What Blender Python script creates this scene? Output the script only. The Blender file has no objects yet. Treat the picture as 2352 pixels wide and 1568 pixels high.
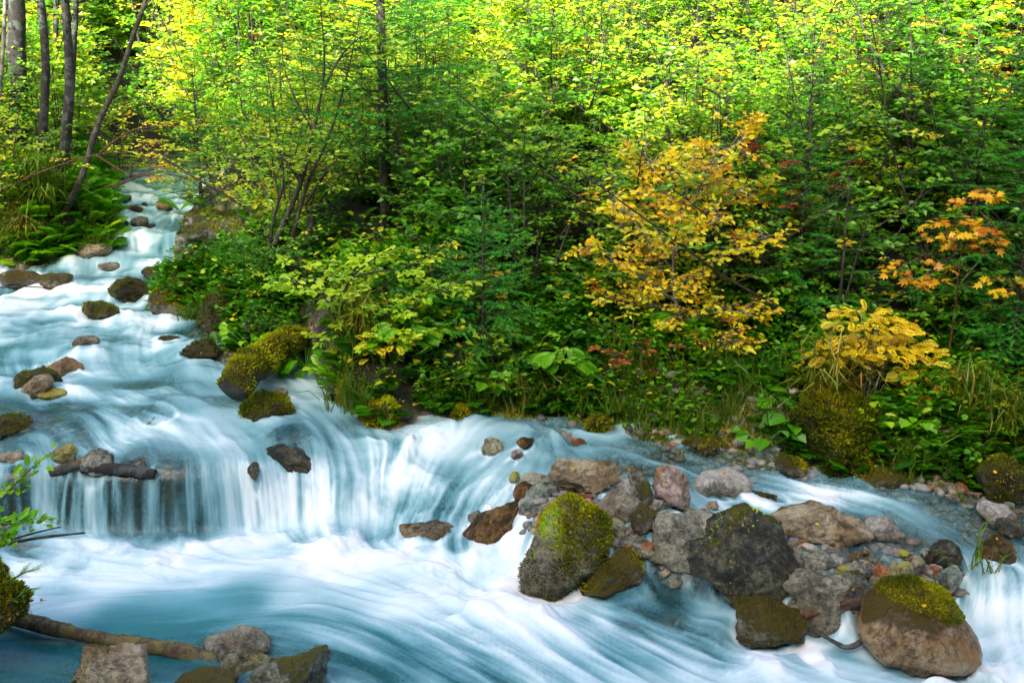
import bpy, math, random
import numpy as np
from mathutils import Vector

# ------------------------------------------------------------------ camera, world, sun, exposure
SC = bpy.context.scene
PITCH = math.radians(-14.0)
CZ = 3.0
W, H = 1024.0, 682.0
F = 35.0 / 36.0 * W
cam_d = bpy.data.cameras.new('camera')
cam_d.lens = 35.0; cam_d.sensor_width = 36.0; cam_d.clip_end = 500.0; cam_d.clip_start = 0.05
cam = bpy.data.objects.new('camera', cam_d)
SC.collection.objects.link(cam)
cam.location = (0, 0, CZ)
cam.rotation_euler = (math.radians(90) + PITCH, 0, 0)
SC.camera = cam

SUN_EL = math.radians(30.0)
SUN_AZ = math.radians(205.0)          # compass style: 0 = +Y, clockwise; the sun stands behind the camera, to the left
world = bpy.data.worlds.new('World'); SC.world = world; world.use_nodes = True
wn = world.node_tree; wn.nodes.clear()
sky = wn.nodes.new('ShaderNodeTexSky'); sky.sky_type = 'NISHITA'; sky.sun_disc = False
sky.air_density = 1.0; sky.dust_density = 6.0; sky.ozone_density = .5; sky.sun_elevation = SUN_EL; sky.sun_rotation = SUN_AZ
bg = wn.nodes.new('ShaderNodeBackground'); bg.inputs[1].default_value = 0.15
wo = wn.nodes.new('ShaderNodeOutputWorld')
wn.links.new(sky.outputs[0], bg.inputs[0]); wn.links.new(bg.outputs[0], wo.inputs[0])
sun_d = bpy.data.lights.new('sun', 'SUN'); sun_d.energy = 4.4; sun_d.angle = math.radians(0.5); sun_d.color = (1.0, 0.93, 0.80)
sun = bpy.data.objects.new('sun', sun_d); SC.collection.objects.link(sun)
to_sun = Vector((math.sin(SUN_AZ) * math.cos(SUN_EL), math.cos(SUN_AZ) * math.cos(SUN_EL), math.sin(SUN_EL)))
sun.rotation_euler = to_sun.to_track_quat('Z', 'Y').to_euler()
sun.location = (0, -20, 30)
SC.view_settings.view_transform = 'Standard'; SC.view_settings.look = 'None'
SC.view_settings.exposure = 1.9; SC.view_settings.gamma = 1.0
SC.cycles.max_bounces = 6; SC.cycles.diffuse_bounces = 3; SC.cycles.glossy_bounces = 2
SC.cycles.transmission_bounces = 3; SC.cycles.transparent_max_bounces = 8
SC.cycles.caustics_reflective = False; SC.cycles.caustics_refractive = False

rng = np.random.default_rng(7)

# ------------------------------------------------------------------ pixel -> world helpers
cp, sp = math.cos(PITCH), math.sin(PITCH)
FWD = np.array([0, cp, sp]); UP = np.array([0, -sp, cp]); RT = np.array([1.0, 0, 0])
CAM = np.array([0, 0, CZ])
def ray(px, py):
    return FWD + (px - W / 2) / F * RT + (H / 2 - py) / F * UP
def PZ(px, py, z):
    d = ray(px, py); return CAM + d * ((z - CZ) / d[2])
def PY(px, py, y):
    d = ray(px, py); return CAM + d * (y / d[1])
V = 1024.0 / 2352.0

# ------------------------------------------------------------------ noise
def hsh(ix, iy, iz, seed):
    n = (ix.astype(np.int64) * 374761393 + iy.astype(np.int64) * 668265263 + iz.astype(np.int64) * 1440662683 + seed * 974711) & 0xFFFFFFFF
    n = ((n ^ (n >> 13)) * 1274126177) & 0xFFFFFFFF
    n = n ^ (n >> 16)
    return (n & 0xFFFFFF) / float(0xFFFFFF)
def vn3(p, seed=0):
    i = np.floor(p).astype(np.int64); f = p - i; f = f * f * (3 - 2 * f)
    r = 0
    for dx in (0, 1):
        for dy in (0, 1):
            for dz in (0, 1):
                w = (f[:, 0] if dx else 1 - f[:, 0]) * (f[:, 1] if dy else 1 - f[:, 1]) * (f[:, 2] if dz else 1 - f[:, 2])
                r = r + w * hsh(i[:, 0] + dx, i[:, 1] + dy, i[:, 2] + dz, seed)
    return r * 2 - 1
def fbm3(p, oct=4, seed=0, gain=.5):
    a, r = 1.0, 0
    for o in range(oct):
        r = r + a * vn3(p * (2.03 ** o) + 17.3 * o, seed + o); a *= gain
    return r
def fbm2(x, y, oct=4, seed=0, gain=.5):
    p = np.stack([np.ravel(x), np.ravel(y), np.zeros(np.size(x))], 1)
    return fbm3(p, oct, seed, gain).reshape(np.shape(x))
def sstep(a, b, x):
    t = np.clip((x - a) / (b - a), 0, 1); return t * t * (3 - 2 * t)

# ------------------------------------------------------------------ controls of the stream (picture coordinates 1024 wide, turned into points of the place)
ZC = [(-150,455,.42),(0,455,.42),(100,458,.42),(200,452,.45),(300,445,.45),(400,440,.42),(470,455,.36),(560,470,.33),(650,480,.30),(750,480,.27),(850,490,.25),
      (950,545,.18),(1024,560,.18),(1200,600,.15),(1024,500,.22),(1300,520,.2),(0,400,.55),(-200,400,.55),(100,400,.55),(200,400,.55),(300,400,.52),(450,415,.48),(600,412,.42),(760,445,.35),(900,475,.28),
      (40,372,.57),(140,372,.58),(220,370,.60),(100,352,.66),(200,345,.66),(0,350,.66),(-200,350,.66),(300,340,.66),(100,312,.73),(200,318,.72),(0,312,.74),(0,292,.80),(-150,290,.80),(140,290,.79),(100,272,.90),(10,270,.92),(-150,270,.92),
      (140,256,.97),(100,256,.97),(170,258,.97),(250,300,.8),(110,229,1.30),(140,229,1.30),(172,230,1.30),(120,222,1.34),(170,220,1.34),(120,207,1.42),(180,203,1.42),(130,190,1.5),(180,183,1.52),(170,172,1.58),(210,172,1.58),(100,180,1.52)]
LEDGE = [(-260,560,0,.30),(-60,533,0,.30),(30,526,0,.25),(87,530,0,.22),(174,530,0,.24),(250,524,0,.32),(305,520,0,.50),(348,522,0,.85),(390,527,0,1.25),(435,530,0,1.3),(466,538,0,1.1),
         (500,565,0,.7),(540,582,0,.35),(600,590,0,.4),(680,597,-.02,.5),(740,628,-.04,.45),(800,640,-.05,.4),(850,645,-.05,.4),(905,618,-.05,.35),(955,606,-.05,.4),(1010,628,-.05,.5),(1100,660,-.06,.6),(1300,700,-.06,.6)]
FLOW = [(50,540,1,.05),(150,560,1,0),(260,560,1,.05),(60,600,1,-.1),(200,610,1,-.22),(280,600,1,-.1),(120,640,1,-.1),(300,650,1,.3),(60,660,1,.2),(400,560,1,.35),(460,600,1,.55),(540,640,1,.6),(430,650,1,.5),(620,660,1,.5),(700,640,1,.35),(520,680,1,.5),
        (800,665,1,.35),(900,675,1,.3),(1000,660,.4,1),(580,600,1,.5),(650,606,1,.15),(350,600,1,.3),
        (20,495,-.05,1),(70,495,0,1),(130,495,.05,1),(190,495,.1,1),(250,490,.02,1),(300,490,.1,1),(340,495,.22,1),(380,500,-.3,1),(420,500,-1,.75),(400,470,-1,.6),(440,450,-1,.35),(470,490,-1,.5),(450,515,-.8,1),(500,440,-1,.3),
        (30,450,.3,.6),(100,440,.6,.5),(60,425,1,.25),(200,440,.6,.6),(150,420,1,.15),(250,440,.6,.6),(300,435,.8,.6),(260,415,1,.15),(350,430,1,.5),(370,450,.6,.8),(420,425,1,.1),(330,460,.35,1),
        (560,420,1,.05),(620,432,1,.1),(700,445,1,.12),(770,465,1,.2),(820,492,1,.15),(880,505,1,.25),(940,525,1,.45),(990,560,.9,.8),(1010,590,.3,1),(930,600,-.2,1),(740,500,.6,.5),(900,480,1,.1),(1000,500,1,.25),
        (100,390,.8,.3),(40,385,.8,.3),(180,390,.9,.35),(200,360,.5,.6),(120,350,-.1,1),(50,345,-.4,1),(150,330,-.3,1),(80,310,-.8,.5),(30,300,-1,.3),(190,320,.1,1),(170,300,-.5,.7),(120,285,-1,.4),(60,280,-1,.4),(150,262,-.7,.4),(20,275,-.2,1),
        (140,242,-.2,1),(120,242,-.1,1),(165,240,-.35,1),(140,215,-.2,1),(150,195,-.4,1),(180,180,-.6,.6)]
FOAM = [(100,548,.97),(180,548,1),(250,543,1),(330,565,1),(430,560,1),(480,600,.85),(560,640,.75),(400,600,.88),(330,640,.40),(380,655,.36),(440,668,.40),(520,672,.5),(470,645,.62),(430,625,.62),(640,650,.6),(600,672,.72),(700,670,.8),(650,675,.6),(200,582,.72),(100,582,.85),(30,570,.85),(200,607,.28),(240,598,.25),(120,625,.12),(160,640,.1),(280,622,.3),(290,600,.7),(60,600,.55),(60,660,.02),(20,675,.02),(230,660,.12),(300,660,.2),
        (560,600,.8),(520,590,.85),(640,615,.3),(600,596,.12),(670,600,.06),(740,650,.75),(700,630,.5),(790,650,.7),(850,670,.8),(960,675,.72),(1010,650,.95),(985,625,.9),(905,655,.25),(860,655,.3),
        (82,485,.5),(84,515,.55),(20,490,.12),(45,500,.25),(62,495,.08),(130,485,.04),(120,510,.08),(150,500,.35),(165,480,.04),(182,505,.2),(200,490,.55),(250,490,.75),(250,515,.85),(310,490,.66),(310,515,.85),(370,500,.9),(345,470,.6),
        (50,440,.28),(20,425,.18),(60,415,.2),(120,430,.45),(160,415,.45),(200,430,.62),(230,440,.7),(260,425,.5),(290,438,.1),(310,450,.2),(350,440,.55),(345,425,.3),(400,432,.75),(430,450,.9),(400,470,.85),(470,480,.55),(420,505,.5),(440,525,.6),(380,455,.7),(500,430,.45),(500,455,.35),(560,430,.35),(620,430,.5),(590,420,.2),(680,440,.4),(700,443,.10),(670,455,.3),(730,455,.10),(760,460,.02),(800,470,.05),(830,475,.0),(870,488,.03),(790,480,.25),(740,500,.4),(700,505,.45),
        (820,493,.85),(860,500,.6),(910,512,.35),(930,497,.05),(950,490,.0),(1000,500,.0),(1010,520,.08),(850,530,.0),(900,545,.08),(930,535,.3),(980,560,.5),(930,600,.6),(960,590,.5),(770,530,.05),(850,560,.02),(480,510,.5),(460,470,.55),
        (50,400,.22),(150,385,.4),(100,365,.7),(200,372,.3),(60,335,.6),(30,365,.55),(150,345,.55),(190,350,.4),(150,322,.6),(60,310,.62),(100,325,.65),(200,308,.4),(30,292,.8),(100,285,.8),(180,285,.5),(150,266,.85),(80,268,.6),(40,275,.6),(200,335,.2),(140,240,.42),(120,240,.30),(165,240,.5),(110,244,.45),(135,254,.75),(120,220,.6),(170,212,.5),(140,200,.7),(180,190,.7),(160,175,.4),(150,410,.35),(230,400,.3),(230,345,.3)]
BED_DEPTH = [(30,500,.06),(80,500,.06),(130,500,.05),(180,500,.08),(250,500,.2),(310,500,.3),(120,630,.7),(200,605,.75),(40,655,.4),(100,672,.25),(300,600,.5),(400,620,.5),(300,665,.28),(600,600,.2),(650,610,.15),(720,448,.06),(680,446,.07),(640,440,.1),(800,470,.05),(1000,530,.06),(760,460,.05),(900,540,.04),(850,480,.09),(1000,500,.06),(300,440,.12),(100,430,.2),(560,430,.12),(100,340,.35),(600,660,.4),(900,670,.4),(240,668,.12)]
CHAN = [(-500,268),(-200,266),(0,266),(50,260),(80,252),(103,253),(107,228),(100,214),(96,200),(110,186),(100,177),(150,168),(215,171),(216,200),(182,215),(235,215),(245,235),(247,256),(205,268),(174,284),(156,300),(158,312),(200,320),(214,334),(234,346),(222,358),(236,356),(262,350),(290,352),(308,368),(320,392),(335,412),(395,421),(440,412),(560,414),(600,421),(700,442),(760,452),(830,470),(900,480),(1024,487),(1150,500),(1700,560)]
BAR = [(1200,1110),(1260,1075),(1420,1072),(1500,1140),(1600,1180),(1700,1190),(1900,1255),(2100,1255),(2200,1310),(2180,1390),(1980,1400),(1850,1440),(1700,1400),(1600,1350),(1500,1320),(1380,1330),(1230,1260),(1180,1200)]

GX0, GX1, GY0, GY1, GD = -16.0, 16.0, 1.0, 24.0, 0.05
gx = np.arange(GX0, GX1 + 1e-6, GD); gy = np.arange(GY0, GY1 + 1e-6, GD)
GXX, GYY = np.meshgrid(gx, gy)
GP = np.stack([GXX.ravel(), GYY.ravel()], 1)
def idw(pts, vals, q=GP, p=3.0, eps=.03):
    # distance is measured in perspective-friendly units so that near controls act locally
    out = np.zeros((len(q),) + np.shape(vals)[1:]); ws = np.zeros(len(q))
    sc = 1.0
    for k in range(len(pts)):
        dx = (q[:, 0] - pts[k, 0]); dy = (q[:, 1] - pts[k, 1])
        w = 1.0 / ((dx * dx + dy * dy + eps * eps) ** (p / 2))
        ws += w
        out += (w[:, None] if out.ndim > 1 else w) * vals[k]
    return out / (ws[:, None] if out.ndim > 1 else ws)
def grid(a): return np.asarray(a).reshape(len(gy), len(gx))
def blur(a, n):
    for _ in range(n):
        b = np.pad(a, 1, mode='edge')
        a = (b[:-2, 1:-1] + b[2:, 1:-1] + b[1:-1, :-2] + b[1:-1, 2:] + 2 * b[1:-1, 1:-1]) / 6
    return a
def samp(a, x, y):
    u = np.clip((np.asarray(x, float) - GX0) / GD, 0, len(gx) - 1.001); v = np.clip((np.asarray(y, float) - GY0) / GD, 0, len(gy) - 1.001)
    i = u.astype(int); j = v.astype(int); fu = u - i; fv = v - j
    return (a[j, i] * (1 - fu) + a[j, i + 1] * fu) * (1 - fv) + (a[j + 1, i] * (1 - fu) + a[j + 1, i + 1] * fu) * fv
def polysd(poly, q, closed=True):
    """signed distance: positive inside (closed) or on the left of the line (open)"""
    n = len(poly); best = np.full(len(q), 1e9); sgn = np.ones(len(q)); ins = np.zeros(len(q), bool)
    segs = range(n) if closed else range(n - 1)
    for k in segs:
        a = poly[k]; b = poly[(k + 1) % n]; ab = b - a
        t = np.clip(((q - a) @ ab) / (ab @ ab + 1e-12), 0, 1)
        d = q - (a + t[:, None] * ab); dd = np.hypot(d[:, 0], d[:, 1])
        cr = ab[0] * (q[:, 1] - a[1]) - ab[1] * (q[:, 0] - a[0])
        up = dd < best - 1e-9
        best = np.where(up, dd, best); sgn = np.where(up, np.sign(cr), sgn)
        if closed:
            c = ((a[1] > q[:, 1]) != (b[1] > q[:, 1]))
            with np.errstate(divide='ignore', invalid='ignore'):
                xi = (b[0] - a[0]) * (q[:, 1] - a[1]) / (b[1] - a[1] + 1e-15) + a[0]
            ins ^= c & (q[:, 0] < xi)
    return np.where(ins, best, -best) if closed else best * sgn

zpts = np.array([PZ(x, y, z)[:2] for x, y, z in ZC]); zval = np.array([z for _, _, z in ZC])
zU = blur(grid(idw(zpts, zval, p=3.5, eps=.08)), 3)
lp = np.array([PZ(x, y, z)[:2] for x, y, z, w in LEDGE])
sdL = grid(polysd(lp, GP, closed=False))
zL = grid(idw(lp, np.array([l[2] for l in LEDGE]), p=2.5)) 
wL = blur(grid(idw(lp, np.array([l[3] for l in LEDGE]), p=4)), 4)
jag = fbm2(GXX * 1.7, GYY * .4, 3, 91) * .10
tt = np.clip((sdL + jag) / wL, 0, 1)
WAT = zL + (zU - zL) * (1 - (1 - tt) ** 2.3)
# humps where the water runs over sunken stones: (px, py, radius, height)
HUMPS = [(290,436,.34,.09),(255,452,.16,.05),(345,448,.22,.06),(20,272,.45,.10),(60,272,.35,.10),(130,302,.5,.06),(100,345,.5,.07),(45,345,.45,.07),(190,372,.35,.07),(430,512,.30,.10),(478,510,.22,.06),(130,228,.3,.08),(60,430,.3,.05),(200,355,.4,.05),(165,405,.3,.06),(400,440,.3,.06),(720,610,.15,.08),(140,452,.2,.05),(545,440,.2,.04),(905,560,.25,.03),(630,605,.25,.05),(80,362,.4,.06)]
for px, py, r, h in HUMPS:
    c = PZ(px, py, float(samp(WAT, *PZ(px, py, .5)[:2])))
    c = PZ(px, py, float(samp(WAT, c[0], c[1])))
    WAT = WAT + h * np.exp(-((GXX - c[0]) ** 2 + (GYY - c[1]) ** 2) / (2 * (r * .5) ** 2))
WAT = blur(WAT, 1)

def PW(px, py, field=None, y0=2.6, y1=24):
    """the point of the water surface under a pixel"""
    f = WAT if field is None else field
    d = ray(px, py); ys = np.linspace(y0, y1, 2200); pts = CAM + d * (ys / d[1])[:, None]
    h = samp(f, pts[:, 0], pts[:, 1]); k = np.argmax(pts[:, 2] <= h)
    if pts[k, 2] > h[k]: k = len(ys) - 1
    return pts[k]
def ctl(L):
    return np.array([PW(a[0], a[1])[:2] for a in L])
fp = ctl(FLOW); fv = []
for (x, y, dx, dy), c in zip(FLOW, fp):
    n = math.hypot(dx, dy); z = float(samp(WAT, c[0], c[1]))
    a = PZ(x, y, z)[:2]; b = PZ(x + 4 * dx / n, y + 4 * dy / n, z)[:2]; d = b - a
    # on the falls the drop hides run-out along Y, so normalise only
    fv.append(d / (np.hypot(*d) + 1e-9))
FV = idw(fp, np.array(fv), p=3, eps=.1)
gz_y, gz_x = np.gradient(WAT, GD)
dn = -np.stack([gz_x.ravel(), gz_y.ravel()], 1)
FV = FV + np.clip(np.hypot(dn[:, 0], dn[:, 1])[:, None] - .25, 0, 2) * dn * 1.2
FV /= np.hypot(FV[:, 0], FV[:, 1])[:, None] + 1e-9
FVx, FVy = grid(FV[:, 0]), grid(FV[:, 1])
FM = blur(grid(idw(ctl(FOAM), np.array([f[2] for f in FOAM]), p=3.5, eps=.06)), 1)
DEP = grid(idw(ctl(BED_DEPTH), np.array([f[2] for f in BED_DEPTH]), p=2.5, eps=.1))
chan = [PW(x, y, zU)[:2] for x, y in CHAN] + [np.array([16., 1.2]), np.array([5., 1.6]), np.array([0., 2.1]), np.array([-5., 2.3]), np.array([-16., 2.5])]
chan = np.array(chan)
bar = np.array([PW(x * V, y * V, zU if y < 1250 else WAT)[:2] for x, y in BAR])
CH = grid(polysd(chan, GP)); BR = grid(polysd(bar, GP))

def ground(x, y):
    x = np.asarray(x, float); y = np.asarray(y, float); sh = x.shape
    x = x.ravel(); y = y.ravel(); q = np.stack([x, y], 1)
    inside = (x > GX0 + .1) & (x < GX1 - .1) & (y > GY0 + .1) & (y < GY1 - .1)
    sd = np.where(inside, samp(CH, x, y), 0)
    if (~inside).any(): sd[~inside] = polysd(chan, q[~inside])
    zw = samp(WAT, x, y); dep = samp(DEP, x, y)
    br = np.where(inside, samp(BR, x, y), -5)
    n1 = fbm2(x * 1.3, y * 1.3, 3, 5); n2 = fbm2(x * 6, y * 6, 3, 8)
    zb = zw - dep * sstep(-.05, .5, sd) + .05 * n1 * sstep(0, .3, sd) * np.clip(dep * 4, .3, 1) + .02 * n2
    # gravel bar
    zb = zb + sstep(-.15, .12, br) * (zw - .012 + .03 * n2 + .03 * n1 - zb)
    d = np.maximum(-sd, 0)
    far = 1 - sstep(2.2, 3.4, y)
    right = sstep(-2.5, 1.0, x)
    rise = .42 * sstep(0, .32, d) + .30 * d * sstep(0, .8, d) + (.20 + .08 * right) * np.maximum(d - .8, 0)
    rise = rise + .10 * n1 * sstep(0, .6, d) + .03 * n2 * sstep(0, .1, d)
    rise = rise + .6 * fbm2(x * .25, y * .25, 3, 31) * sstep(1.5, 5, d)
    rise = 26 * (1 - np.exp(-rise / 26))
    back = .25 * sstep(0, .5, d) + .1 * n1 * sstep(0, .6, d) + np.maximum(-3.2 - y, 0) * 1.9
    shade_crest = 18.0 + 2.4 * sstep(-12, -17, x) - 2.8 * np.exp(-((x + 5) / 6.5) ** 2) + 1.8 * fbm2(x * .12, y * 0 + 3.3, 3, 77) + .9 * fbm2(x * .9, y * .9, 3, 78)  # top of the unseen hill added behind the camera, shaped to shade the stream
    back = np.minimum(back, shade_crest)
    z = zb + np.where(d > 0, rise * (1 - far) + back * far, 0)
    return z.reshape(sh)
def gz(x, y): return float(ground(np.array([x]), np.array([y]))[0])

# ------------------------------------------------------------------ mesh helpers
COL = SC.collection
def mk(name, v, f, mat=None, parent=None, smooth=True, attrs=None, link=True):
    v = np.ascontiguousarray(v, dtype=np.float32); f = np.ascontiguousarray(f, dtype=np.int32)
    me = bpy.data.meshes.new(name)
    me.vertices.add(len(v)); me.vertices.foreach_set('co', v.ravel())
    k = f.shape[1]
    me.loops.add(f.size); me.loops.foreach_set('vertex_index', f.ravel())
    me.polygons.add(len(f)); me.polygons.foreach_set('loop_start', np.arange(0, f.size, k, dtype=np.int32))
    try: me.polygons.foreach_set('loop_total', np.full(len(f), k, dtype=np.int32))
    except Exception: pass
    me.polygons.foreach_set('use_smooth', np.full(len(f), smooth, dtype=bool))
    me.update(calc_edges=True)
    if attrs:
        for an, av in attrs.items():
            a = me.attributes.new(an, 'FLOAT', 'POINT'); a.data.foreach_set('value', np.ascontiguousarray(av, dtype=np.float32))
    if mat: me.materials.append(mat)
    o = bpy.data.objects.new(name, me)
    if link: COL.objects.link(o)
    if parent: o.parent = parent
    return o
def tag(o, label=None, cat=None, group=None, kind=None):
    if label: o['label'] = label
    if cat: o['category'] = cat
    if group: o['group'] = group
    if kind: o['kind'] = kind
    return o
def thing(name, label, cat, loc=(0, 0, 0), group=None):
    o = bpy.data.objects.new(name, None); o.empty_display_size = .2; COL.objects.link(o); o.location = loc
    return tag(o, label, cat, group)
class Acc:
    def __init__(s): s.v = []; s.f = []; s.n = 0; s.a = []
    def add(s, v, f, a=None):
        s.v.append(v); s.f.append(np.asarray(f) + s.n); s.n += len(v)
        s.a.append(np.zeros(len(v)) if a is None else (np.full(len(v), a) if np.isscalar(a) else a))
    def out(s): return np.concatenate(s.v), np.concatenate(s.f), np.concatenate(s.a)
    def build(s, name, mat, parent=None, smooth=True):
        v, f, a = s.out(); return mk(name, v, f, mat, parent, smooth, {'tint': a})
def tube(pts, rad, sides=6, knob=0.0, seed=0):
    pts = np.asarray(pts, float); n = len(pts); rad = np.broadcast_to(rad, (n,)).astype(float)
    t = np.gradient(pts, axis=0); t /= np.linalg.norm(t, axis=1)[:, None] + 1e-9
    ref = np.array([0, 0, 1.0]) if abs(t[:, 2]).mean() < .8 else np.array([0, 1.0, 0])
    s = np.cross(t, ref); s /= np.linalg.norm(s, axis=1)[:, None] + 1e-9; u = np.cross(s, t)
    a = np.linspace(0, 2 * np.pi, sides, endpoint=False)
    v = pts[:, None, :] + rad[:, None, None] * (np.cos(a)[None, :, None] * s[:, None, :] + np.sin(a)[None, :, None] * u[:, None, :])
    v = v.reshape(-1, 3)
    if knob:
        c = np.repeat(pts, sides, 0); d = v - c
        v = c + d * (1 + knob * fbm3(v * 7 / max(rad.mean() * 12, .3), 3, seed))[:, None]
    i = np.arange(n - 1)[:, None] * sides + np.arange(sides)[None, :]; j = np.arange(n - 1)[:, None] * sides + (np.arange(sides)[None, :] + 1) % sides
    f = np.stack([i, j, j + sides, i + sides], -1).reshape(-1, 4)
    # pointed caps
    v = np.concatenate([v, pts[:1], pts[-1:]]); m = n * sides
    c0 = np.stack([np.full(sides, m), (np.arange(sides) + 1) % sides, np.arange(sides), np.arange(sides)], 1)
    q0 = [[m, (k + 1) % sides, k, m] for k in range(0)]
    cap0 = np.array([[m, (2 * k + 2) % sides, 2 * k + 1, 2 * k] for k in range(sides // 2)])
    b = (n - 1) * sides
    cap1 = np.array([[m + 1, b + 2 * k, b + 2 * k + 1, b + (2 * k + 2) % sides] for k in range(sides // 2)])
    return v, np.concatenate([f, cap0, cap1])
def unit(a): return a / (np.linalg.norm(a, axis=-1, keepdims=True) + 1e-9)
def scatter(tv, tf, pos, d, up, size):
    """copies of a template (x along the leaf, y across, z normal) at pos, pointing to d with normal near up"""
    d = unit(np.asarray(d, float)); s = unit(np.cross(up, d)); n = np.cross(d, s)
    size = np.broadcast_to(size, (len(pos),))
    v = pos[:, None, :] + size[:, None, None] * (tv[None, :, 0:1] * d[:, None, :] + tv[None, :, 1:2] * s[:, None, :] + tv[None, :, 2:3] * n[:, None, :])
    f = tf[None] + (np.arange(len(pos)) * len(tv))[:, None, None]
    return v.reshape(-1, 3), f.reshape(-1, tf.shape[1])
LEAF_V = np.array([[0, 0, 0], [.32, .27, .07], [.74, .21, .05], [1, 0, -.08], [.74, -.21, .05], [.32, -.27, .07]], float)
LEAF_F = np.array([[0, 1, 2, 3], [0, 3, 4, 5]])
LEAF4_V = np.array([[0, 0, 0], [.5, .29, .07], [1, 0, -.06], [.5, -.29, .07]], float); LEAF4_F = np.array([[0, 1, 2, 3]])
def maple_t():
    ang = np.radians([180, 150, 118, 100, 78, 58, 40, 22, 0, -22, -40, -58, -78, -100, -118, -150]); r = [.06, .40, .30, .62, .66, .42, .98, .60, 1.15, .60, .98, .42, .66, .62, .30, .40]
    v = [[.35, 0, .03]]
    for a, q in zip(ang, r): v.append([.35 + .62 * q * math.cos(a), .62 * q * math.sin(a), -.10 * q * q])
    n = len(ang)
    return np.array(v), np.array([[0, 1 + (2 * k) % n, 1 + (2 * k + 1) % n, 1 + (2 * k + 2) % n] for k in range(n // 2)])
MAPLE_V, MAPLE_F = maple_t()
def needle_t(nn=32, L=1.0, nl=.16, flat=True, seed=3):
    r = np.random.default_rng(seed); t = np.linspace(.02, 1, nn); side = np.where(np.arange(nn) % 2, 1, -1)
    pos = np.stack([t * L, np.zeros(nn), -.05 * t * t], 1)
    d = np.stack([np.full(nn, .75), side * (1.0 - .45 * t), r.uniform(-.55, .8, nn)], 1)
    tv = np.array([[0, 0, 0], [.4, .10, 0], [1, 0, 0], [.4, -.10, 0]], float)
    v, f = scatter(tv, np.array([[0, 1, 2, 3]]), pos, d, np.tile([0, 0, 1.0], (nn, 1)) + r.normal(scale=.5, size=(nn, 3)), nl * (1.15 - .5 * t))
    sv = np.array([[0, .008, 0], [0, -.008, 0], [L, -.004, -.05], [L, .004, -.05]])
    return np.concatenate([v, sv]), np.concatenate([f, [[len(v), len(v) + 1, len(v) + 2, len(v) + 3]]])
NEED_V, NEED_F = needle_t()
def frond_t(n=9, w=.34):
    pos, d, sz = [], [], []
    for k in range(n):
        t = .15 + .8 * k / (n - 1)
        for s in (-1, 1):
            pos.append([t, 0, .22 * math.sin(t * 2.6)]); d.append([.55, s, -.15]); sz.append(w * math.sin(math.pi * min(1, .25 + .8 * (1 - t))) * 1.0 + .04)
    pos.append([.95, 0, .12]); d.append([1, 0, -.2]); sz.append(.2)
    v, f = scatter(LEAF4_V * [1, 1.15, 1], LEAF4_F, np.array(pos), np.array(d), np.tile([0, 0, 1.0], (len(pos), 1)), np.array(sz))
    m = len(v); sv = np.array([[0, .008, 0], [0, -.008, 0], [.5, -.006, .21], [.5, .006, .21], [1, -.003, .1], [1, .003, .1]])
    return np.concatenate([v, sv]), np.concatenate([f, [[m, m + 1, m + 2, m + 3], [m + 3, m + 2, m + 4, m + 5]]])
FROND_V, FROND_F = frond_t()
def blade_t():
    v = []; 
    for k, (x, z, w) in enumerate([(0, 0, .018), (.28, .42, .016), (.62, .62, .011), (1.0, .48, .001)]): v += [[x, w, z], [x, -w, z]]
    return np.array(v), np.array([[2 * k, 2 * k + 1, 2 * k + 3, 2 * k + 2] for k in range(3)])
BLADE_V, BLADE_F = blade_t()

# ------------------------------------------------------------------ materials
def newmat(name):
    m = bpy.data.materials.new(name); m.use_nodes = True; nt = m.node_tree; nt.nodes.clear()
    def N(t, **k):
        n = nt.nodes.new(t)
        for a, b in k.items():
            if a.startswith('i_'):
                key = a[2:]; n.inputs[int(key) if key.isdigit() else key.replace('_', ' ')].default_value = b
            else: setattr(n, a, b)
        return n
    return m, nt, N, nt.links.new
def ramp(N, stops):
    r = N('ShaderNodeValToRGB'); e = r.color_ramp.elements
    e[0].position = stops[0][0]; e[0].color = (*stops[0][1], 1); e[1].position = stops[-1][0]; e[1].color = (*stops[-1][1], 1)
    for p, c in stops[1:-1]:
        x = e.new(p); x.color = (*c, 1)
    return r
def math_n(N, L, op, a, b=None, clamp=False):
    n = N('ShaderNodeMath', operation=op, use_clamp=clamp)
    for i, x in enumerate((a, b)):
        if x is None: continue
        if isinstance(x, (int, float)): n.inputs[i].default_value = x
        else: L(x, n.inputs[i])
    return n.outputs[0]
def mixc(N, L, fac, a, b, mode='MIX'):
    n = N('ShaderNodeMix', data_type='RGBA', blend_type=mode)
    for i, x in ((0, fac), (6, a), (7, b)):
        if isinstance(x, (int, float)): n.inputs[i].default_value = x
        elif isinstance(x, tuple): n.inputs[i].default_value = (*x, 1)
        else: L(x, n.inputs[i])
    return n.outputs[2]
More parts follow.
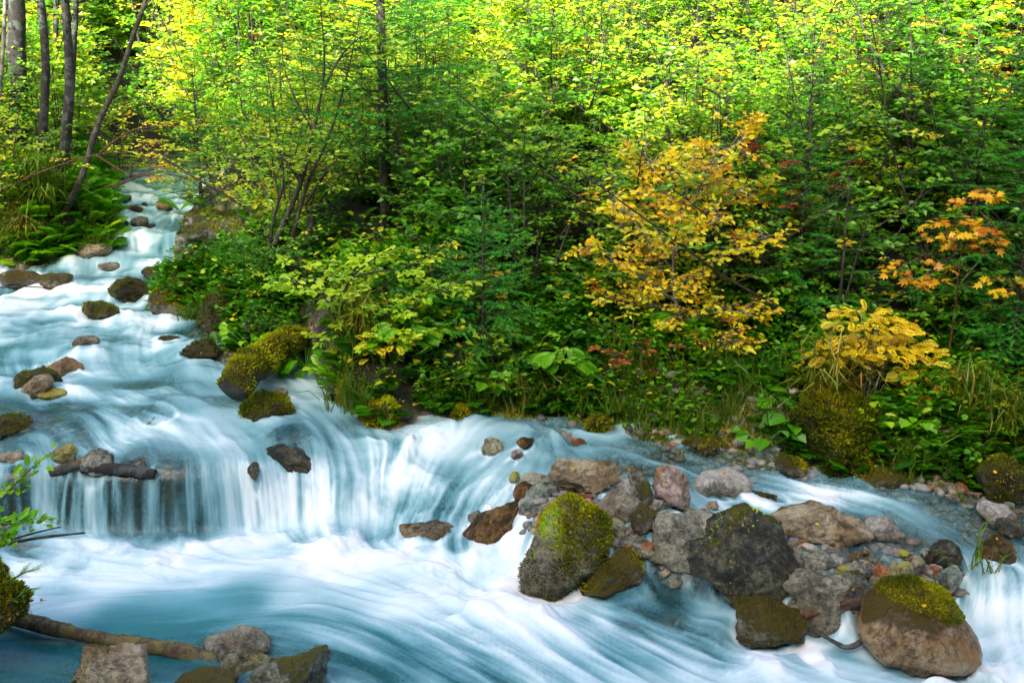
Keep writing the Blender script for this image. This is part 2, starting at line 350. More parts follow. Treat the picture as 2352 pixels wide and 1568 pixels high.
def leaf_mat(name, stops, trans=.42, gloss=.05, rough=.38):
    m, nt, N, L = newmat(name)
    at = N('ShaderNodeAttribute', attribute_name='tint'); oi = N('ShaderNodeObjectInfo')
    t = math_n(N, L, 'ADD', at.outputs['Fac'], math_n(N, L, 'MULTIPLY', math_n(N, L, 'SUBTRACT', oi.outputs['Random'], .5), .12))
    r = ramp(N, stops); L(t, r.inputs[0])
    d = N('ShaderNodeBsdfDiffuse'); L(r.outputs[0], d.inputs[0])
    tr = N('ShaderNodeBsdfTranslucent'); L(mixc(N, L, .5, r.outputs[0], mixc(N, L, 1.0, r.outputs[0], (1.5, 1.35, .35), 'MULTIPLY')), tr.inputs[0])
    m1 = N('ShaderNodeMixShader', i_0=trans); L(d.outputs[0], m1.inputs[1]); L(tr.outputs[0], m1.inputs[2])
    g = N('ShaderNodeBsdfGlossy', i_Roughness=rough); g.inputs[0].default_value = (.8, .85, .6, 1)
    m2 = N('ShaderNodeMixShader', i_0=gloss); L(m1.outputs[0], m2.inputs[1]); L(g.outputs[0], m2.inputs[2])
    o = N('ShaderNodeOutputMaterial'); L(m2.outputs[0], o.inputs[0]); return m
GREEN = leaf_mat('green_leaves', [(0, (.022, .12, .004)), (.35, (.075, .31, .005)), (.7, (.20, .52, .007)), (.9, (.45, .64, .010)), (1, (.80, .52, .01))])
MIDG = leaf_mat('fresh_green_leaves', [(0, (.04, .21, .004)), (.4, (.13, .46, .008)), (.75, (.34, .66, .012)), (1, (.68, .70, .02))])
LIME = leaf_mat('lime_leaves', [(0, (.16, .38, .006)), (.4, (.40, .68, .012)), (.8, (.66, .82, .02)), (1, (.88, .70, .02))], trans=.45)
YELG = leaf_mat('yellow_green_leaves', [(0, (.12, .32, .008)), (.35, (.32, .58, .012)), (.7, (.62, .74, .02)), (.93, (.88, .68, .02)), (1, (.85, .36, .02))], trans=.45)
GOLD = leaf_mat('golden_leaves', [(0, (.40, .09, .006)), (.2, (.75, .30, .006)), (.42, (.93, .60, .006)), (.8, (.97, .80, .012)), (1, (.80, .82, .03))], trans=.42)
RUST = leaf_mat('rusty_leaves', [(0, (.12, .02, .006)), (.6, (.32, .06, .01)), (1, (.55, .16, .02))], trans=.3)
AMBER = leaf_mat('amber_maple_leaves', [(0, (.45, .12, .008)), (.5, (.80, .40, .008)), (1, (.88, .62, .01))], trans=.35)
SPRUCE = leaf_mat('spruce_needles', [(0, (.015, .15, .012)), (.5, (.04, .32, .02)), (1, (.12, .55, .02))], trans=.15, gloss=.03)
GRASS = leaf_mat('grass_blades', [(0, (.06, .16, .01)), (.5, (.16, .26, .015)), (.8, (.42, .34, .05)), (1, (.5, .26, .06))], trans=.3)
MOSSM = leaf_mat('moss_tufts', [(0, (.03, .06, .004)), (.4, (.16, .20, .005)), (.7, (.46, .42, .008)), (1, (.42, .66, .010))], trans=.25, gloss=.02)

def bark_mat(name, c0, c1, lich, la=.5):
    m, nt, N, L = newmat(name)
    tc = N('ShaderNodeTexCoord'); mp = N('ShaderNodeMapping'); mp.inputs['Scale'].default_value = (1, 1, .35); L(tc.outputs['Object'], mp.inputs[0])
    n1 = N('ShaderNodeTexNoise', i_Scale=38.0, i_Detail=6.0, i_Roughness=.7); L(mp.outputs[0], n1.inputs[0])
    n2 = N('ShaderNodeTexNoise', i_Scale=9.0, i_Detail=5.0, i_Roughness=.65); L(tc.outputs['Object'], n2.inputs[0])
    r1 = ramp(N, [(.35, c0), (.65, c1)]); L(n1.outputs[0], r1.inputs[0])
    r2 = ramp(N, [(.52, (0, 0, 0)), (.58, (1, 1, 1))]); L(n2.outputs[0], r2.inputs[0])
    c = mixc(N, L, math_n(N, L, 'MULTIPLY', r2.outputs[0], la), r1.outputs[0], lich)
    b = N('ShaderNodeBump', i_Strength=.6, i_Distance=.01); L(n1.outputs[0], b.inputs['Height'])
    p = N('ShaderNodeBsdfPrincipled', i_Roughness=.85); L(c, p.inputs['Base Color']); L(b.outputs[0], p.inputs['Normal'])
    o = N('ShaderNodeOutputMaterial'); L(p.outputs[0], o.inputs[0]); return m
BARK = bark_mat('grey_bark', (.007, .007, .007), (.03, .03, .028), (.095, .11, .105), .65)
BARKD = bark_mat('dark_bark', (.018, .014, .012), (.07, .06, .05), (.14, .15, .10), .5)
BARKP = bark_mat('pale_bark', (.16, .15, .13), (.42, .40, .36), (.06, .05, .04), .7)
BARKR = bark_mat('ruddy_bark', (.05, .018, .012), (.18, .06, .03), (.12, .10, .06), .4)
LOGM = bark_mat('wet_log', (.02, .014, .009), (.17, .12, .06), (.20, .18, .05), .6)

def rock_mat(name, c0, c1, c2, moss=0.0, mossc=((.05, .06, .006), (.22, .20, .010)), rough=.47, scale=1.0, patch=(.3, .12, .03), pa=0.0, wet=0.35, white=.35):
    m, nt, N, L = newmat(name)
    tc = N('ShaderNodeTexCoord'); geo = N('ShaderNodeNewGeometry')
    oi = N('ShaderNodeObjectInfo'); va = N('ShaderNodeVectorMath', operation='ADD'); L(tc.outputs['Object'], va.inputs[0])
    cx = N('ShaderNodeCombineXYZ'); L(math_n(N, L, 'MULTIPLY', oi.outputs['Random'], 20.0), cx.inputs[0]); L(cx.outputs[0], va.inputs[1])
    P = va.outputs[0]
    n1 = N('ShaderNodeTexNoise', i_Scale=5.0 * scale, i_Detail=8.0, i_Roughness=.68); L(P, n1.inputs[0])
    n2 = N('ShaderNodeTexNoise', i_Scale=26.0 * scale, i_Detail=9.0, i_Roughness=.8); L(P, n2.inputs[0])
    n3 = N('ShaderNodeTexNoise', i_Scale=2.6 * scale, i_Detail=5.0, i_Roughness=.6, i_Distortion=.6); L(P, n3.inputs[0])
    mu = N('ShaderNodeTexNoise', i_Scale=3.2 * scale, i_Detail=9.0, i_Roughness=.6, i_Distortion=1.6); L(P, mu.inputs[0])
    vc = math_n(N, L, 'ABSOLUTE', math_n(N, L, 'SUBTRACT', mu.outputs[0], .5))
    vein = ramp(N, [(0, (1, 1, 1)), (.012, (0, 0, 0))]); L(vc, vein.inputs[0])
    r1 = ramp(N, [(.42, c0), (.50, c1), (.575, c2)]); L(math_n(N, L, 'ADD', math_n(N, L, 'MULTIPLY', n1.outputs[0], .45), math_n(N, L, 'MULTIPLY', n2.outputs[0], .55)), r1.inputs[0])
    rp = ramp(N, [(.50, (0, 0, 0)), (.62, (1, 1, 1))]); L(n3.outputs[0], rp.inputs[0])
    c = mixc(N, L, math_n(N, L, 'MULTIPLY', rp.outputs[0], pa), r1.outputs[0], patch)
    rl = ramp(N, [(.60, (0, 0, 0)), (.66, (1, 1, 1))]); L(n2.outputs[0], rl.inputs[0])
    c = mixc(N, L, math_n(N, L, 'MULTIPLY', rl.outputs[0], white), c, (.55, .55, .50))
    c = mixc(N, L, math_n(N, L, 'MULTIPLY', vein.outputs[0], .45), c, (.03, .03, .028))
    pit = ramp(N, [(.30, (1, 1, 1)), (.40, (0, 0, 0))]); L(n2.outputs[0], pit.inputs[0])
    c = mixc(N, L, math_n(N, L, 'MULTIPLY', pit.outputs[0], .7), c, (.015, .014, .012))
    # wet foot of the stone: the attribute holds the height above the waterline
    wa = N('ShaderNodeAttribute', attribute_name='above'); 
    wr = ramp(N, [(0.0, (1, 1, 1)), (.055, (0, 0, 0))]); L(math_n(N, L, 'ADD', wa.outputs['Fac'], math_n(N, L, 'MULTIPLY', math_n(N, L, 'SUBTRACT', n1.outputs[0], .5), .12)), wr.inputs[0])
    c = mixc(N, L, math_n(N, L, 'MULTIPLY', wr.outputs[0], .72), c, mixc(N, L, 1.0, c, (.32, .27, .2), 'MULTIPLY'))
    hgt = math_n(N, L, 'ADD', math_n(N, L, 'MULTIPLY', n1.outputs[0], 1.0), math_n(N, L, 'MULTIPLY', n2.outputs[0], .8))
    hgt = math_n(N, L, 'SUBTRACT', hgt, math_n(N, L, 'MULTIPLY', vein.outputs[0], .25))
    if moss > 0:
        sx = N('ShaderNodeSeparateXYZ'); L(geo.outputs['Normal'], sx.inputs[0])
        k = math_n(N, L, 'ADD', math_n(N, L, 'MULTIPLY', sx.outputs[2], .55), math_n(N, L, 'MULTIPLY', n3.outputs[0], 1.5))
        k = math_n(N, L, 'ADD', k, math_n(N, L, 'MULTIPLY', n2.outputs[0], .35))
        lo = 1.62 - moss * .75
        rm = ramp(N, [(0, (0, 0, 0)), (1, (1, 1, 1))]); L(math_n(N, L, 'MULTIPLY', math_n(N, L, 'SUBTRACT', k, lo), 7.0, True), rm.inputs[0])
        mn = N('ShaderNodeTexNoise', i_Scale=70.0, i_Detail=3.0, i_Roughness=.8); L(P, mn.inputs[0])
        mc = ramp(N, [(.32, mossc[0]), (.68, mossc[1])]); L(math_n(N, L, 'ADD', math_n(N, L, 'MULTIPLY', mn.outputs[0], .6), math_n(N, L, 'MULTIPLY', n1.outputs[0], .4)), mc.inputs[0])
        c = mixc(N, L, rm.outputs[0], c, mc.outputs[0])
        hgt = math_n(N, L, 'ADD', hgt, math_n(N, L, 'MULTIPLY', rm.outputs[0], math_n(N, L, 'ADD', math_n(N, L, 'MULTIPLY', mn.outputs[0], 1.2), .5)))
    b = N('ShaderNodeBump', i_Strength=1.0, i_Distance=.05 / scale ** .5); L(hgt, b.inputs['Height'])
    p = N('ShaderNodeBsdfPrincipled'); L(c, p.inputs['Base Color']); L(b.outputs[0], p.inputs['Normal'])
    L(math_n(N, L, 'SUBTRACT', rough, math_n(N, L, 'MULTIPLY', wr.outputs[0], wet)), p.inputs['Roughness'])
    o = N('ShaderNodeOutputMaterial'); L(p.outputs[0], o.inputs[0]); return m
OL = ((.05, .045, .006), (.24, .17, .012))
RM = {
 'grey': rock_mat('grey_limestone', (0.059, 0.058, 0.042), (0.313, 0.304, 0.225), (0.597, 0.58, 0.426)),
 'greymoss': rock_mat('grey_stone_with_moss', (0.049, 0.05, 0.038), (0.22, 0.224, 0.165), (0.439, 0.434, 0.329), moss=.45),
 'dark': rock_mat('dark_stone', (0.01, 0.01, 0.007), (0.067, 0.065, 0.041), (0.225, 0.216, 0.136), white=.4, moss=.15),
 'brightmoss': rock_mat('stone_with_bright_moss', (0.09, 0.08, 0.06), (0.26, 0.234, 0.169), (0.442, 0.39, 0.26), moss=.3, mossc=((.06, .09, .006), (.34, .36, .012))),
 'olive': rock_mat('stone_under_olive_moss', (0.05, 0.045, 0.035), (0.192, 0.168, 0.12), (0.384, 0.336, 0.24), moss=.85, mossc=OL),
 'darkolive': rock_mat('dark_stone_under_olive_moss', (.02, .018, .012), (.06, .055, .035), (.14, .12, .07), moss=.9, mossc=((.025, .022, .004), (.15, .12, .012)), white=.08),
 'tan': rock_mat('tan_stone', (0.16, 0.12, 0.07), (0.425, 0.338, 0.2), (0.688, 0.587, 0.4), moss=.12, mossc=OL, patch=(.40, .20, .05), pa=.6),
 'ochre': rock_mat('ochre_stone', (.14, .08, .035), (.42, .27, .12), (.62, .50, .34), moss=.42, mossc=((.05, .035, .006), (.26, .19, .012)), patch=(.50, .22, .04), pa=.8, scale=.8),
 'rust': rock_mat('rusty_wet_stone', (.05, .025, .008), (.22, .11, .025), (.40, .24, .08), moss=.35, mossc=((.03, .03, .004), (.13, .11, .01)), white=.1, rough=.4),
 'green': rock_mat('greenish_limestone', (0.09, 0.12, 0.09), (0.336, 0.406, 0.322), (0.588, 0.63, 0.532), patch=(.3, .34, .12), pa=.5),
 'pink': rock_mat('pink_and_gold_stone', (0.16, 0.11, 0.08), (0.48, 0.36, 0.3), (0.72, 0.6, 0.504), patch=(.45, .22, .03), pa=1.0),
 'lilac': rock_mat('cool_grey_stone', (0.059, 0.055, 0.042), (0.309, 0.292, 0.214), (0.588, 0.555, 0.391), patch=(.38, .28, .16), pa=.5),
 'pale': rock_mat('pale_stone', (0.25, 0.23, 0.19), (0.517, 0.483, 0.414), (0.75, 0.713, 0.632), patch=(.45, .28, .12), pa=.35),
 'yellow': rock_mat('stone_with_yellow_lichen', (.14, .13, .08), (.36, .34, .2), (.55, .52, .35), patch=(.55, .5, .05), pa=.9),
 'orange': rock_mat('orange_stone', (.22, .08, .03), (.45, .17, .06), (.6, .32, .16)),
}

def ground_mat():
    m, nt, N, L = newmat('stream_bed_and_forest_floor')
    geo = N('ShaderNodeNewGeometry'); P = geo.outputs['Position']
    def peb(scale, seed):
        v = N('ShaderNodeTexVoronoi', i_Scale=scale, i_Randomness=1.0); L(P, v.inputs['Vector'])
        sx = N('ShaderNodeSeparateColor'); L(v.outputs['Color'], sx.inputs[0])
        r = ramp(N, [(0, (.10, .10, .09)), (.25, (.26, .25, .22)), (.5, (.36, .30, .20)), (.7, (.50, .47, .40)), (.85, (.40, .22, .10)), (1, (.30, .32, .30))]); L(sx.outputs[seed], r.inputs[0])
        dk = ramp(N, [(.25, (1, 1, 1)), (.75, (.25, .22, .18))]); L(v.outputs['Distance'], dk.inputs[0])
        return mixc(N, L, 1.0, r.outputs[0], dk.outputs[0], 'MULTIPLY'), v.outputs['Distance']
    c1, d1 = peb(26, 0); c2, d2 = peb(9, 1)
    nm = N('ShaderNodeTexNoise', i_Scale=3.0, i_Detail=4.0); L(P, nm.inputs[0])
    rm = ramp(N, [(.47, (0, 0, 0)), (.53, (1, 1, 1))]); L(nm.outputs[0], rm.inputs[0])
    bed = mixc(N, L, rm.outputs[0], c1, c2)
    n1 = N('ShaderNodeTexNoise', i_Scale=6.0, i_Detail=8.0, i_Roughness=.75); L(P, n1.inputs[0])
    n2 = N('ShaderNodeTexNoise', i_Scale=40.0, i_Detail=6.0, i_Roughness=.8); L(P, n2.inputs[0])
    soil = ramp(N, [(.3, (.004, .004, .002)), (.5, (.012, .010, .005)), (.62, (.012, .025, .004)), (.75, (.05, .04, .01))])
    L(math_n(N, L, 'ADD', math_n(N, L, 'MULTIPLY', n1.outputs[0], .55), math_n(N, L, 'MULTIPLY', n2.outputs[0], .45)), soil.inputs[0])
    w = N('ShaderNodeAttribute', attribute_name='wet')
    lg = N('ShaderNodeAttribute', attribute_name='ledge'); dkr = ramp(N, [(.35, (.010, .009, .007)), (.55, (.035, .03, .018)), (.7, (.09, .075, .03))]); L(n1.outputs[0], dkr.inputs[0])
    bed = mixc(N, L, lg.outputs['Fac'], bed, dkr.outputs[0])
    c = mixc(N, L, w.outputs['Fac'], soil.outputs[0], bed)
    b = N('ShaderNodeBump', i_Strength=.7, i_Distance=.02)
    L(mixc(N, L, w.outputs['Fac'], n2.outputs[0], math_n(N, L, 'SUBTRACT', 1.0, d1)), b.inputs['Height'])
    p = N('ShaderNodeBsdfPrincipled', i_Roughness=.8); L(c, p.inputs['Base Color']); L(b.outputs[0], p.inputs['Normal'])
    o = N('ShaderNodeOutputMaterial'); L(p.outputs[0], o.inputs[0]); return m

def water_mat():
    m, nt, N, L = newmat('silky_stream_water')
    fo = N('ShaderNodeAttribute', attribute_name='foam'); de = N('ShaderNodeAttribute', attribute_name='depth')
    tr = N('ShaderNodeBsdfTransparent'); L(mixc(N, L, math_n(N, L, 'MULTIPLY', de.outputs['Fac'], 1.6, True), (.93, .97, .96), (.20, .62, .70)), tr.inputs[0])
    body = N('ShaderNodeBsdfDiffuse'); body.inputs[0].default_value = (.035, .29, .33, 1)
    mb = N('ShaderNodeMixShader'); L(math_n(N, L, 'MULTIPLY', de.outputs['Fac'], .95, True), mb.inputs[0]); L(tr.outputs[0], mb.inputs[1]); L(body.outputs[0], mb.inputs[2])
    r = ramp(N, [(0, (.12, .42, .50)), (.45, (.30, .58, .66)), (.8, (.64, .79, .83)), (1, (.84, .87, .87))]); L(fo.outputs['Fac'], r.inputs[0])
    fd = N('ShaderNodeBsdfDiffuse'); L(r.outputs[0], fd.inputs[0])
    ff = ramp(N, [(0, (0, 0, 0)), (.10, (.06, .06, .06)), (.45, (.60, .60, .60)), (.82, (1, 1, 1))]); L(fo.outputs['Fac'], ff.inputs[0])
    mf = N('ShaderNodeMixShader'); L(ff.outputs[0], mf.inputs[0]); L(mb.outputs[0], mf.inputs[1]); L(fd.outputs[0], mf.inputs[2])
    g = N('ShaderNodeBsdfGlossy', i_Roughness=.22); fr = N('ShaderNodeFresnel', i_IOR=1.33)
    k = math_n(N, L, 'MULTIPLY', fr.outputs[0], math_n(N, L, 'SUBTRACT', 1.0, math_n(N, L, 'MULTIPLY', fo.outputs['Fac'], .75)))
    mg = N('ShaderNodeMixShader'); L(k, mg.inputs[0]); L(mf.outputs[0], mg.inputs[1]); L(g.outputs[0], mg.inputs[2])
    o = N('ShaderNodeOutputMaterial'); L(mg.outputs[0], o.inputs[0]); return m

# ------------------------------------------------------------------ ground
def axis(segs):
    out = []
    for a, b, s in segs: out.append(np.arange(a, b, s))
    out.append(np.array([segs[-1][1]])); return np.concatenate(out)
ax = axis([(-70, -16, 1.5), (-16, -6, .15), (-6, 6.5, .045), (6.5, 16, .15), (16, 70, 1.5)])
ay = axis([(-60, -14, 1.2), (-14, 2, .4), (2, 3.6, .06), (3.6, 9.5, .035), (9.5, 20, .08), (20, 30, .3), (30, 110, 2.0)])
XX, YY = np.meshgrid(ax, ay)
Zg = ground(XX, YY)
ins = (XX > GX0) & (XX < GX1) & (YY > GY0) & (YY < GY1)
wet = np.where(ins, sstep(-.25, .0, samp(CH, XX, YY) + .12 * fbm2(XX * 4, YY * 4, 2, 4)), 0)
nx, ny = len(ax), len(ay)
ii = (np.arange(ny - 1)[:, None] * nx + np.arange(nx - 1)[None, :]).ravel()
gf = np.stack([ii, ii + 1, ii + nx + 1, ii + nx], 1)
g_o = mk('ground', np.stack([XX.ravel(), YY.ravel(), Zg.ravel()], 1), gf, ground_mat(), attrs={'wet': wet.ravel(), 'ledge': (np.where(ins, sstep(.3, .9, samp(np.hypot(gz_x, gz_y), XX, YY)), 0)).ravel()})
tag(g_o, kind='structure')

# ------------------------------------------------------------------ water, streaked along its own flow
aa = np.linspace(-.80, .80, 1250)
ys = [2.5]
while ys[-1] < 20.5: ys.append(ys[-1] + max(.006, ys[-1] ** 2 * .00036 if ys[-1] > 5.2 else ys[-1] ** 2 * .00045))
yy = np.array(ys)
WY = np.repeat(yy[:, None], len(aa), 1); WX = WY * aa[None, :]
wx, wy = WX.ravel(), WY.ravel()
def lic(tex, texel, step, n, amp=1.0):
    s = len(tex)
    def lk(x, y):
        return tex[(np.floor(y / texel).astype(np.int64)) % s, (np.floor(x / texel).astype(np.int64)) % s]
    acc = lk(wx, wy) * 1.0; ws = 1.0
    for sg in (1, -1):
        x, y = wx.copy(), wy.copy()
        for k in range(n):
            i = np.clip(((x - GX0) / GD).astype(int), 0, len(gx) - 1); j = np.clip(((y - GY0) / GD).astype(int), 0, len(gy) - 1)
            x = x + sg * step * FVx[j, i]; y = y + sg * step * FVy[j, i]
            w = math.cos((k + 1) / (n + 1) * math.pi / 2)
            acc = acc + w * lk(x, y); ws += w
    acc /= ws
    acc = (acc - acc.mean()) / acc.std()
    return acc.reshape(WX.shape)
T = rng.random((2048, 2048))
def smooth_tex(n, k):
    t = rng.random((n, n))
    for _ in range(k):
        t = (t + np.roll(t, 1, 0) + np.roll(t, -1, 0) + np.roll(t, 1, 1) + np.roll(t, -1, 1)) / 5
    return t
L1 = blur(lic(T, .011, .014, 12), 1)
L2 = blur(lic(smooth_tex(1024, 2), .018, .022, 13), 2)
L3 = blur(lic(smooth_tex(1024, 4), .034, .032, 12), 3)
L4 = blur(lic(smooth_tex(512, 6), .07, .05, 10), 4)
def clampn(a): return np.clip(a, -2.5, 2.5)
L1, L2, L3, L4 = clampn(L1), clampn(L2), clampn(L3), clampn(L4)
WROCKS = []
def build_water():
    wz = samp(WAT, WX, WY); base = samp(FM, WX, WY)
    for (cx, cy, rr, lift) in WROCKS:
        m = (np.abs(WX - cx) < rr * 4) & (np.abs(WY - cy) < rr * 4)
        if not m.any(): continue
        x, y = WX[m] - cx, WY[m] - cy; d = np.hypot(x, y) / rr
        fx, fy = float(samp(FVx, cx, cy)), float(samp(FVy, cx, cy)); al = (x * fx + y * fy) / rr; ac = np.abs(-x * fy + y * fx) / rr
        amt = float(np.clip(samp(FM, cx, cy) * 1.4, .12, .6)) * lift
        base[m] += amt * (.34 * np.exp(-((d - 1.06) / .13) ** 2) * sstep(-1.3, .2, al) + .5 * np.exp(-((ac - .55 - .12 * al) / .35) ** 2) * sstep(.5, 1.0, al) * sstep(3.4, 1.4, al))
        wz[m] += .02 * np.exp(-((d - 1.05) / .3) ** 2) * sstep(.3, -.8, al) * lift
    sl = samp(np.hypot(gz_x, gz_y), WX, WY)
    fall = sstep(.35, 1.2, sl)
    upp = sstep(6.9, 8.2, WY) * sstep(1.5, -1.0, WX)
    stp = fbm2(WX * 1.3, WY * 3.4, 3, 61)
    base = base + .08 * fbm2(WX * 2.2, WY * 2.2, 3, 12) + upp * (.30 * stp - .04)
    wz = wz + upp * .035 * fbm2(WX * 1.3, WY * 3.4 - .25, 2, 61)
    mid = np.maximum(np.clip(base * (1 - base) * 4, .14, 1), .42 * sstep(.5, .2, base))
    tb_ = 0 * WX
    for px, py, rr in [(400,450,.8),(440,490,.7),(330,548,.6),(200,545,.6),(110,548,.6),(30,548,.6),(260,545,.6),(420,540,.6),(500,600,.5),(930,650,.6),(1005,650,.6),(100,325,1.2),(40,330,1.),(150,268,.7),(60,285,.9),(60,372,1.),(150,345,.9),(550,440,.5),(650,440,.5),(820,495,.5),(760,650,.5)]:
        c_ = PW(px, py); tb_ = np.maximum(tb_, np.exp(-((WX - c_[0]) ** 2 + (WY - c_[1]) ** 2) / (2 * (rr * .55) ** 2)))
    w1 = fbm2(WX * 1.7, WY * 1.7, 2, 81) * .9; tn = fbm2(WX * 3.3 + w1 * 1.5, WY * 4.6 + w1, 4, 82, .55)
    base = base + tb_ * .24 * tn; wz = wz + tb_ * (.024 - .012 * upp) * tn * (1 - fall)
    mod = .35 + 1.1 * sstep(-.5, .6, fbm2(WX * .9 + 5, WY * 1.4, 3, 71))
    base = base + .10 * (1 - fall) * fbm2(WX * 1.1 + 9, WY * 2.0, 4, 72, .6)
    foam = base + mod * mid * (.05 * L4 + .065 * L3 + .075 * L2 + .055 * L1) + fall * (.07 * L2 + .035 * L3 + .05 * L1)
    foam = np.clip(foam, 0, 1)
    turb = sstep(.08, .5, base)
    near = sstep(22, 6, WY)
    wz = wz + turb * (.018 * L4 + .0055 * L3 + .0026 * L2 + .0010 * L1 * near) * (1 - .5 * fall) + (.003 * L3 + .0012 * L2)
    puff = sstep(.75, 1.0, base)
    wz = wz + puff * .045 * fbm2(WX * 3.2, WY * 3.2, 3, 44) * (1 - fall)
    gsurf = samp(DEP, WX, WY)
    ny2, nx2 = WX.shape
    ii = (np.arange(ny2 - 1)[:, None] * nx2 + np.arange(nx2 - 1)[None, :]).ravel()
    wf = np.stack([ii, ii + 1, ii + nx2 + 1, ii + nx2], 1)
    chv = samp(CH, WX, WY).ravel()
    keep = (chv[wf].max(1) > -.35)
    wf = wf[keep]
    used = np.zeros(nx2 * ny2, bool); used[wf.ravel()] = True
    remap = np.cumsum(used) - 1
    depth = np.clip(gsurf.ravel() * (.4 + .6 * sstep(0, .5, chv)), 0, 1) * (1 - sstep(-.1, .1, samp(BR, WX, WY).ravel()))
    w_o = mk('water', np.stack([wx, wy, wz.ravel()], 1)[used], remap[wf], water_mat(), attrs={'foam': foam.ravel()[used], 'depth': depth[used]})
    tag(w_o, kind='structure')

# ------------------------------------------------------------------ rocks
import bmesh
ICO = {}
def ico(sub):
    if sub not in ICO:
        bm = bmesh.new(); bmesh.ops.create_icosphere(bm, subdivisions=sub, radius=1.0)
        v = np.array([q.co[:] for q in bm.verts]); f = np.array([[q.index for q in p.verts] for p in bm.faces]); bm.free()
        ICO[sub] = (v / np.linalg.norm(v, axis=1)[:, None], f)
    return ICO[sub]
def rock_shape(seed, v, nplanes=12, flat=.5, rough=.07):
    r = np.random.default_rng(seed)
    n = r.normal(size=(nplanes, 3)); n /= np.linalg.norm(n, axis=1)[:, None]; h = r.uniform(.56, .93, nplanes)
    dots = v @ n.T
    with np.errstate(divide='ignore'):
        rr = np.where(dots > .05, h[None, :] / np.maximum(dots, .05), 9)
    m = np.minimum(1.0, -np.log(np.exp(-50 * np.minimum(rr, 1.6)).sum(1) + np.exp(-50 * 1.03)) / 50)
    rad = m ** (.6 + flat * .9)
    rad = np.minimum(rad / rad[np.abs(v[:, 1]) < .3].mean() * .97, 1.13)
    rad = rad * (1 + rough * fbm3(v * 2.2 + seed * 3.1, 5, seed, .55))
    return rad
def rock(name, label, shape, mat, base=None, thick=None, seed=0, flat=.75, rough=.10, sink=.3, sub=None, cat='rock', onwater=True, dy=0.0, group=None, fit=.99):
    """shape: outline in the 2352-wide view of the photo, or (cx, cy, rx, ry[, tilt]) of an oval; base: row of the foot if hidden"""
    if len(shape) <= 5 and not hasattr(shape[0], '__len__'):
        cx, cy, rx, ry = shape[:4]; ti = math.radians(shape[4]) if len(shape) > 4 else 0
        t = np.linspace(0, 2 * np.pi, 24, endpoint=False); ex, ey = rx * np.cos(t), ry * np.sin(t)
        poly = np.stack([cx + ex * math.cos(ti) - ey * math.sin(ti), cy + ex * math.sin(ti) + ey * math.cos(ti)], 1)
    else: poly = np.array(shape, float)
    poly = poly * V
    c = (poly.min(0) + poly.max(0)) / 2
    foot = poly[:, 1].max() if base is None else base * V
    A = PW(c[0], foot) if not isinstance(onwater, float) else PY(c[0], foot, onwater)
    D0 = A[1]
    wpx = (poly[:, 0].max() - poly[:, 0].min())
    rx = wpx / 2 / F * D0
    th = thick * rx if thick else rx * .8
    Yc = D0 + th * .55 + dy
    C = PY(c[0], c[1], Yc); D = (C - CAM) @ FWD
    if any(w in label for w in ('awash', 'sunk', 'under a', 'under thin', 'under veils', 'washed', 'barely', 'showing', 'under clear')): C[2] -= (poly[:, 1].max() - poly[:, 1].min()) / F * D * (.70 if 'veil' in label else .5 if ('sunk' in label or 'showing' in label or 'awash' in label) else .30)
    rel = poly - c; ang = np.arctan2(-rel[:, 1], rel[:, 0]); rr = np.hypot(rel[:, 0], rel[:, 1] * np.where(rel[:, 1] > 0, 1 + sink, 1.0))
    ang = np.arctan2(-rel[:, 1] * np.where(rel[:, 1] > 0, 1 + sink, 1.0), rel[:, 0])
    # dense resample of the outline in angle
    P2 = rel * np.stack([np.ones(len(rel)), np.where(rel[:, 1] > 0, 1 + sink, 1.0)], 1)
    Q = np.concatenate([P2 + (np.roll(P2, -1, 0) - P2) * t for t in np.linspace(0, 1, 12, endpoint=False)[:, None, None]]).reshape(-1, 2)
    qa = np.arctan2(-Q[:, 1], Q[:, 0]); qr = np.hypot(Q[:, 0], Q[:, 1])
    o = np.argsort(qa); qa, qr = qa[o], qr[o]
    tb = np.linspace(-np.pi, np.pi, 181); tr_ = np.interp(tb, np.concatenate([qa - 2 * np.pi, qa, qa + 2 * np.pi]), np.tile(qr, 3))
    for _ in range(3): tr_[:-1] = (np.roll(tr_[:-1], 1) + 2 * tr_[:-1] + np.roll(tr_[:-1], -1)) / 4
    tr_[-1] = tr_[0]
    if sub is None: sub = 6 if wpx > 60 else 5 if wpx > 22 else 4
    v, f = ico(sub)
    rad = rock_shape(seed + 11, v, flat=flat, rough=rough)
    th_ = np.arctan2(v[:, 2], v[:, 0]); R = np.interp(th_, tb, tr_) / F * D
    pl = np.hypot(v[:, 0], v[:, 2])
    lx = R * v[:, 0] * rad * fit; lz = R * v[:, 2] * rad * fit; ly = v[:, 1] * th * rad
    co = lx[:, None] * RT + lz[:, None] * UP + ly[:, None] * np.array([0, 1.0, 0])
    s = rx
    rg = 1 - np.abs(fbm3(co / s * 2.6 + seed * 2, 4, seed + 5, .5)) * 2
    co = co * (1 + (rough * (.35 * fbm3(co / s * 4.5 + seed, 4, seed + 3, .6) - .30 * np.clip(rg, 0, 1) ** 3))[:, None])
    wc = co + C
    ab = wc[:, 2] - samp(WAT, wc[:, 0], wc[:, 1]) if not isinstance(onwater, float) else np.full(len(wc), 1.0)
    if not isinstance(onwater, float) and 'bank' not in label: WROCKS.append((C[0], C[1], rx * .95, .7 if 'gravel' in label or 'bar' in label else 1.0))
    ob = mk(name, co, f, RM[mat], attrs={'above': ab}); ob.location = C
    tag(ob, label, cat, group)
    ob['_n'] = 0; del ob['_n']
    return ob, wc, f
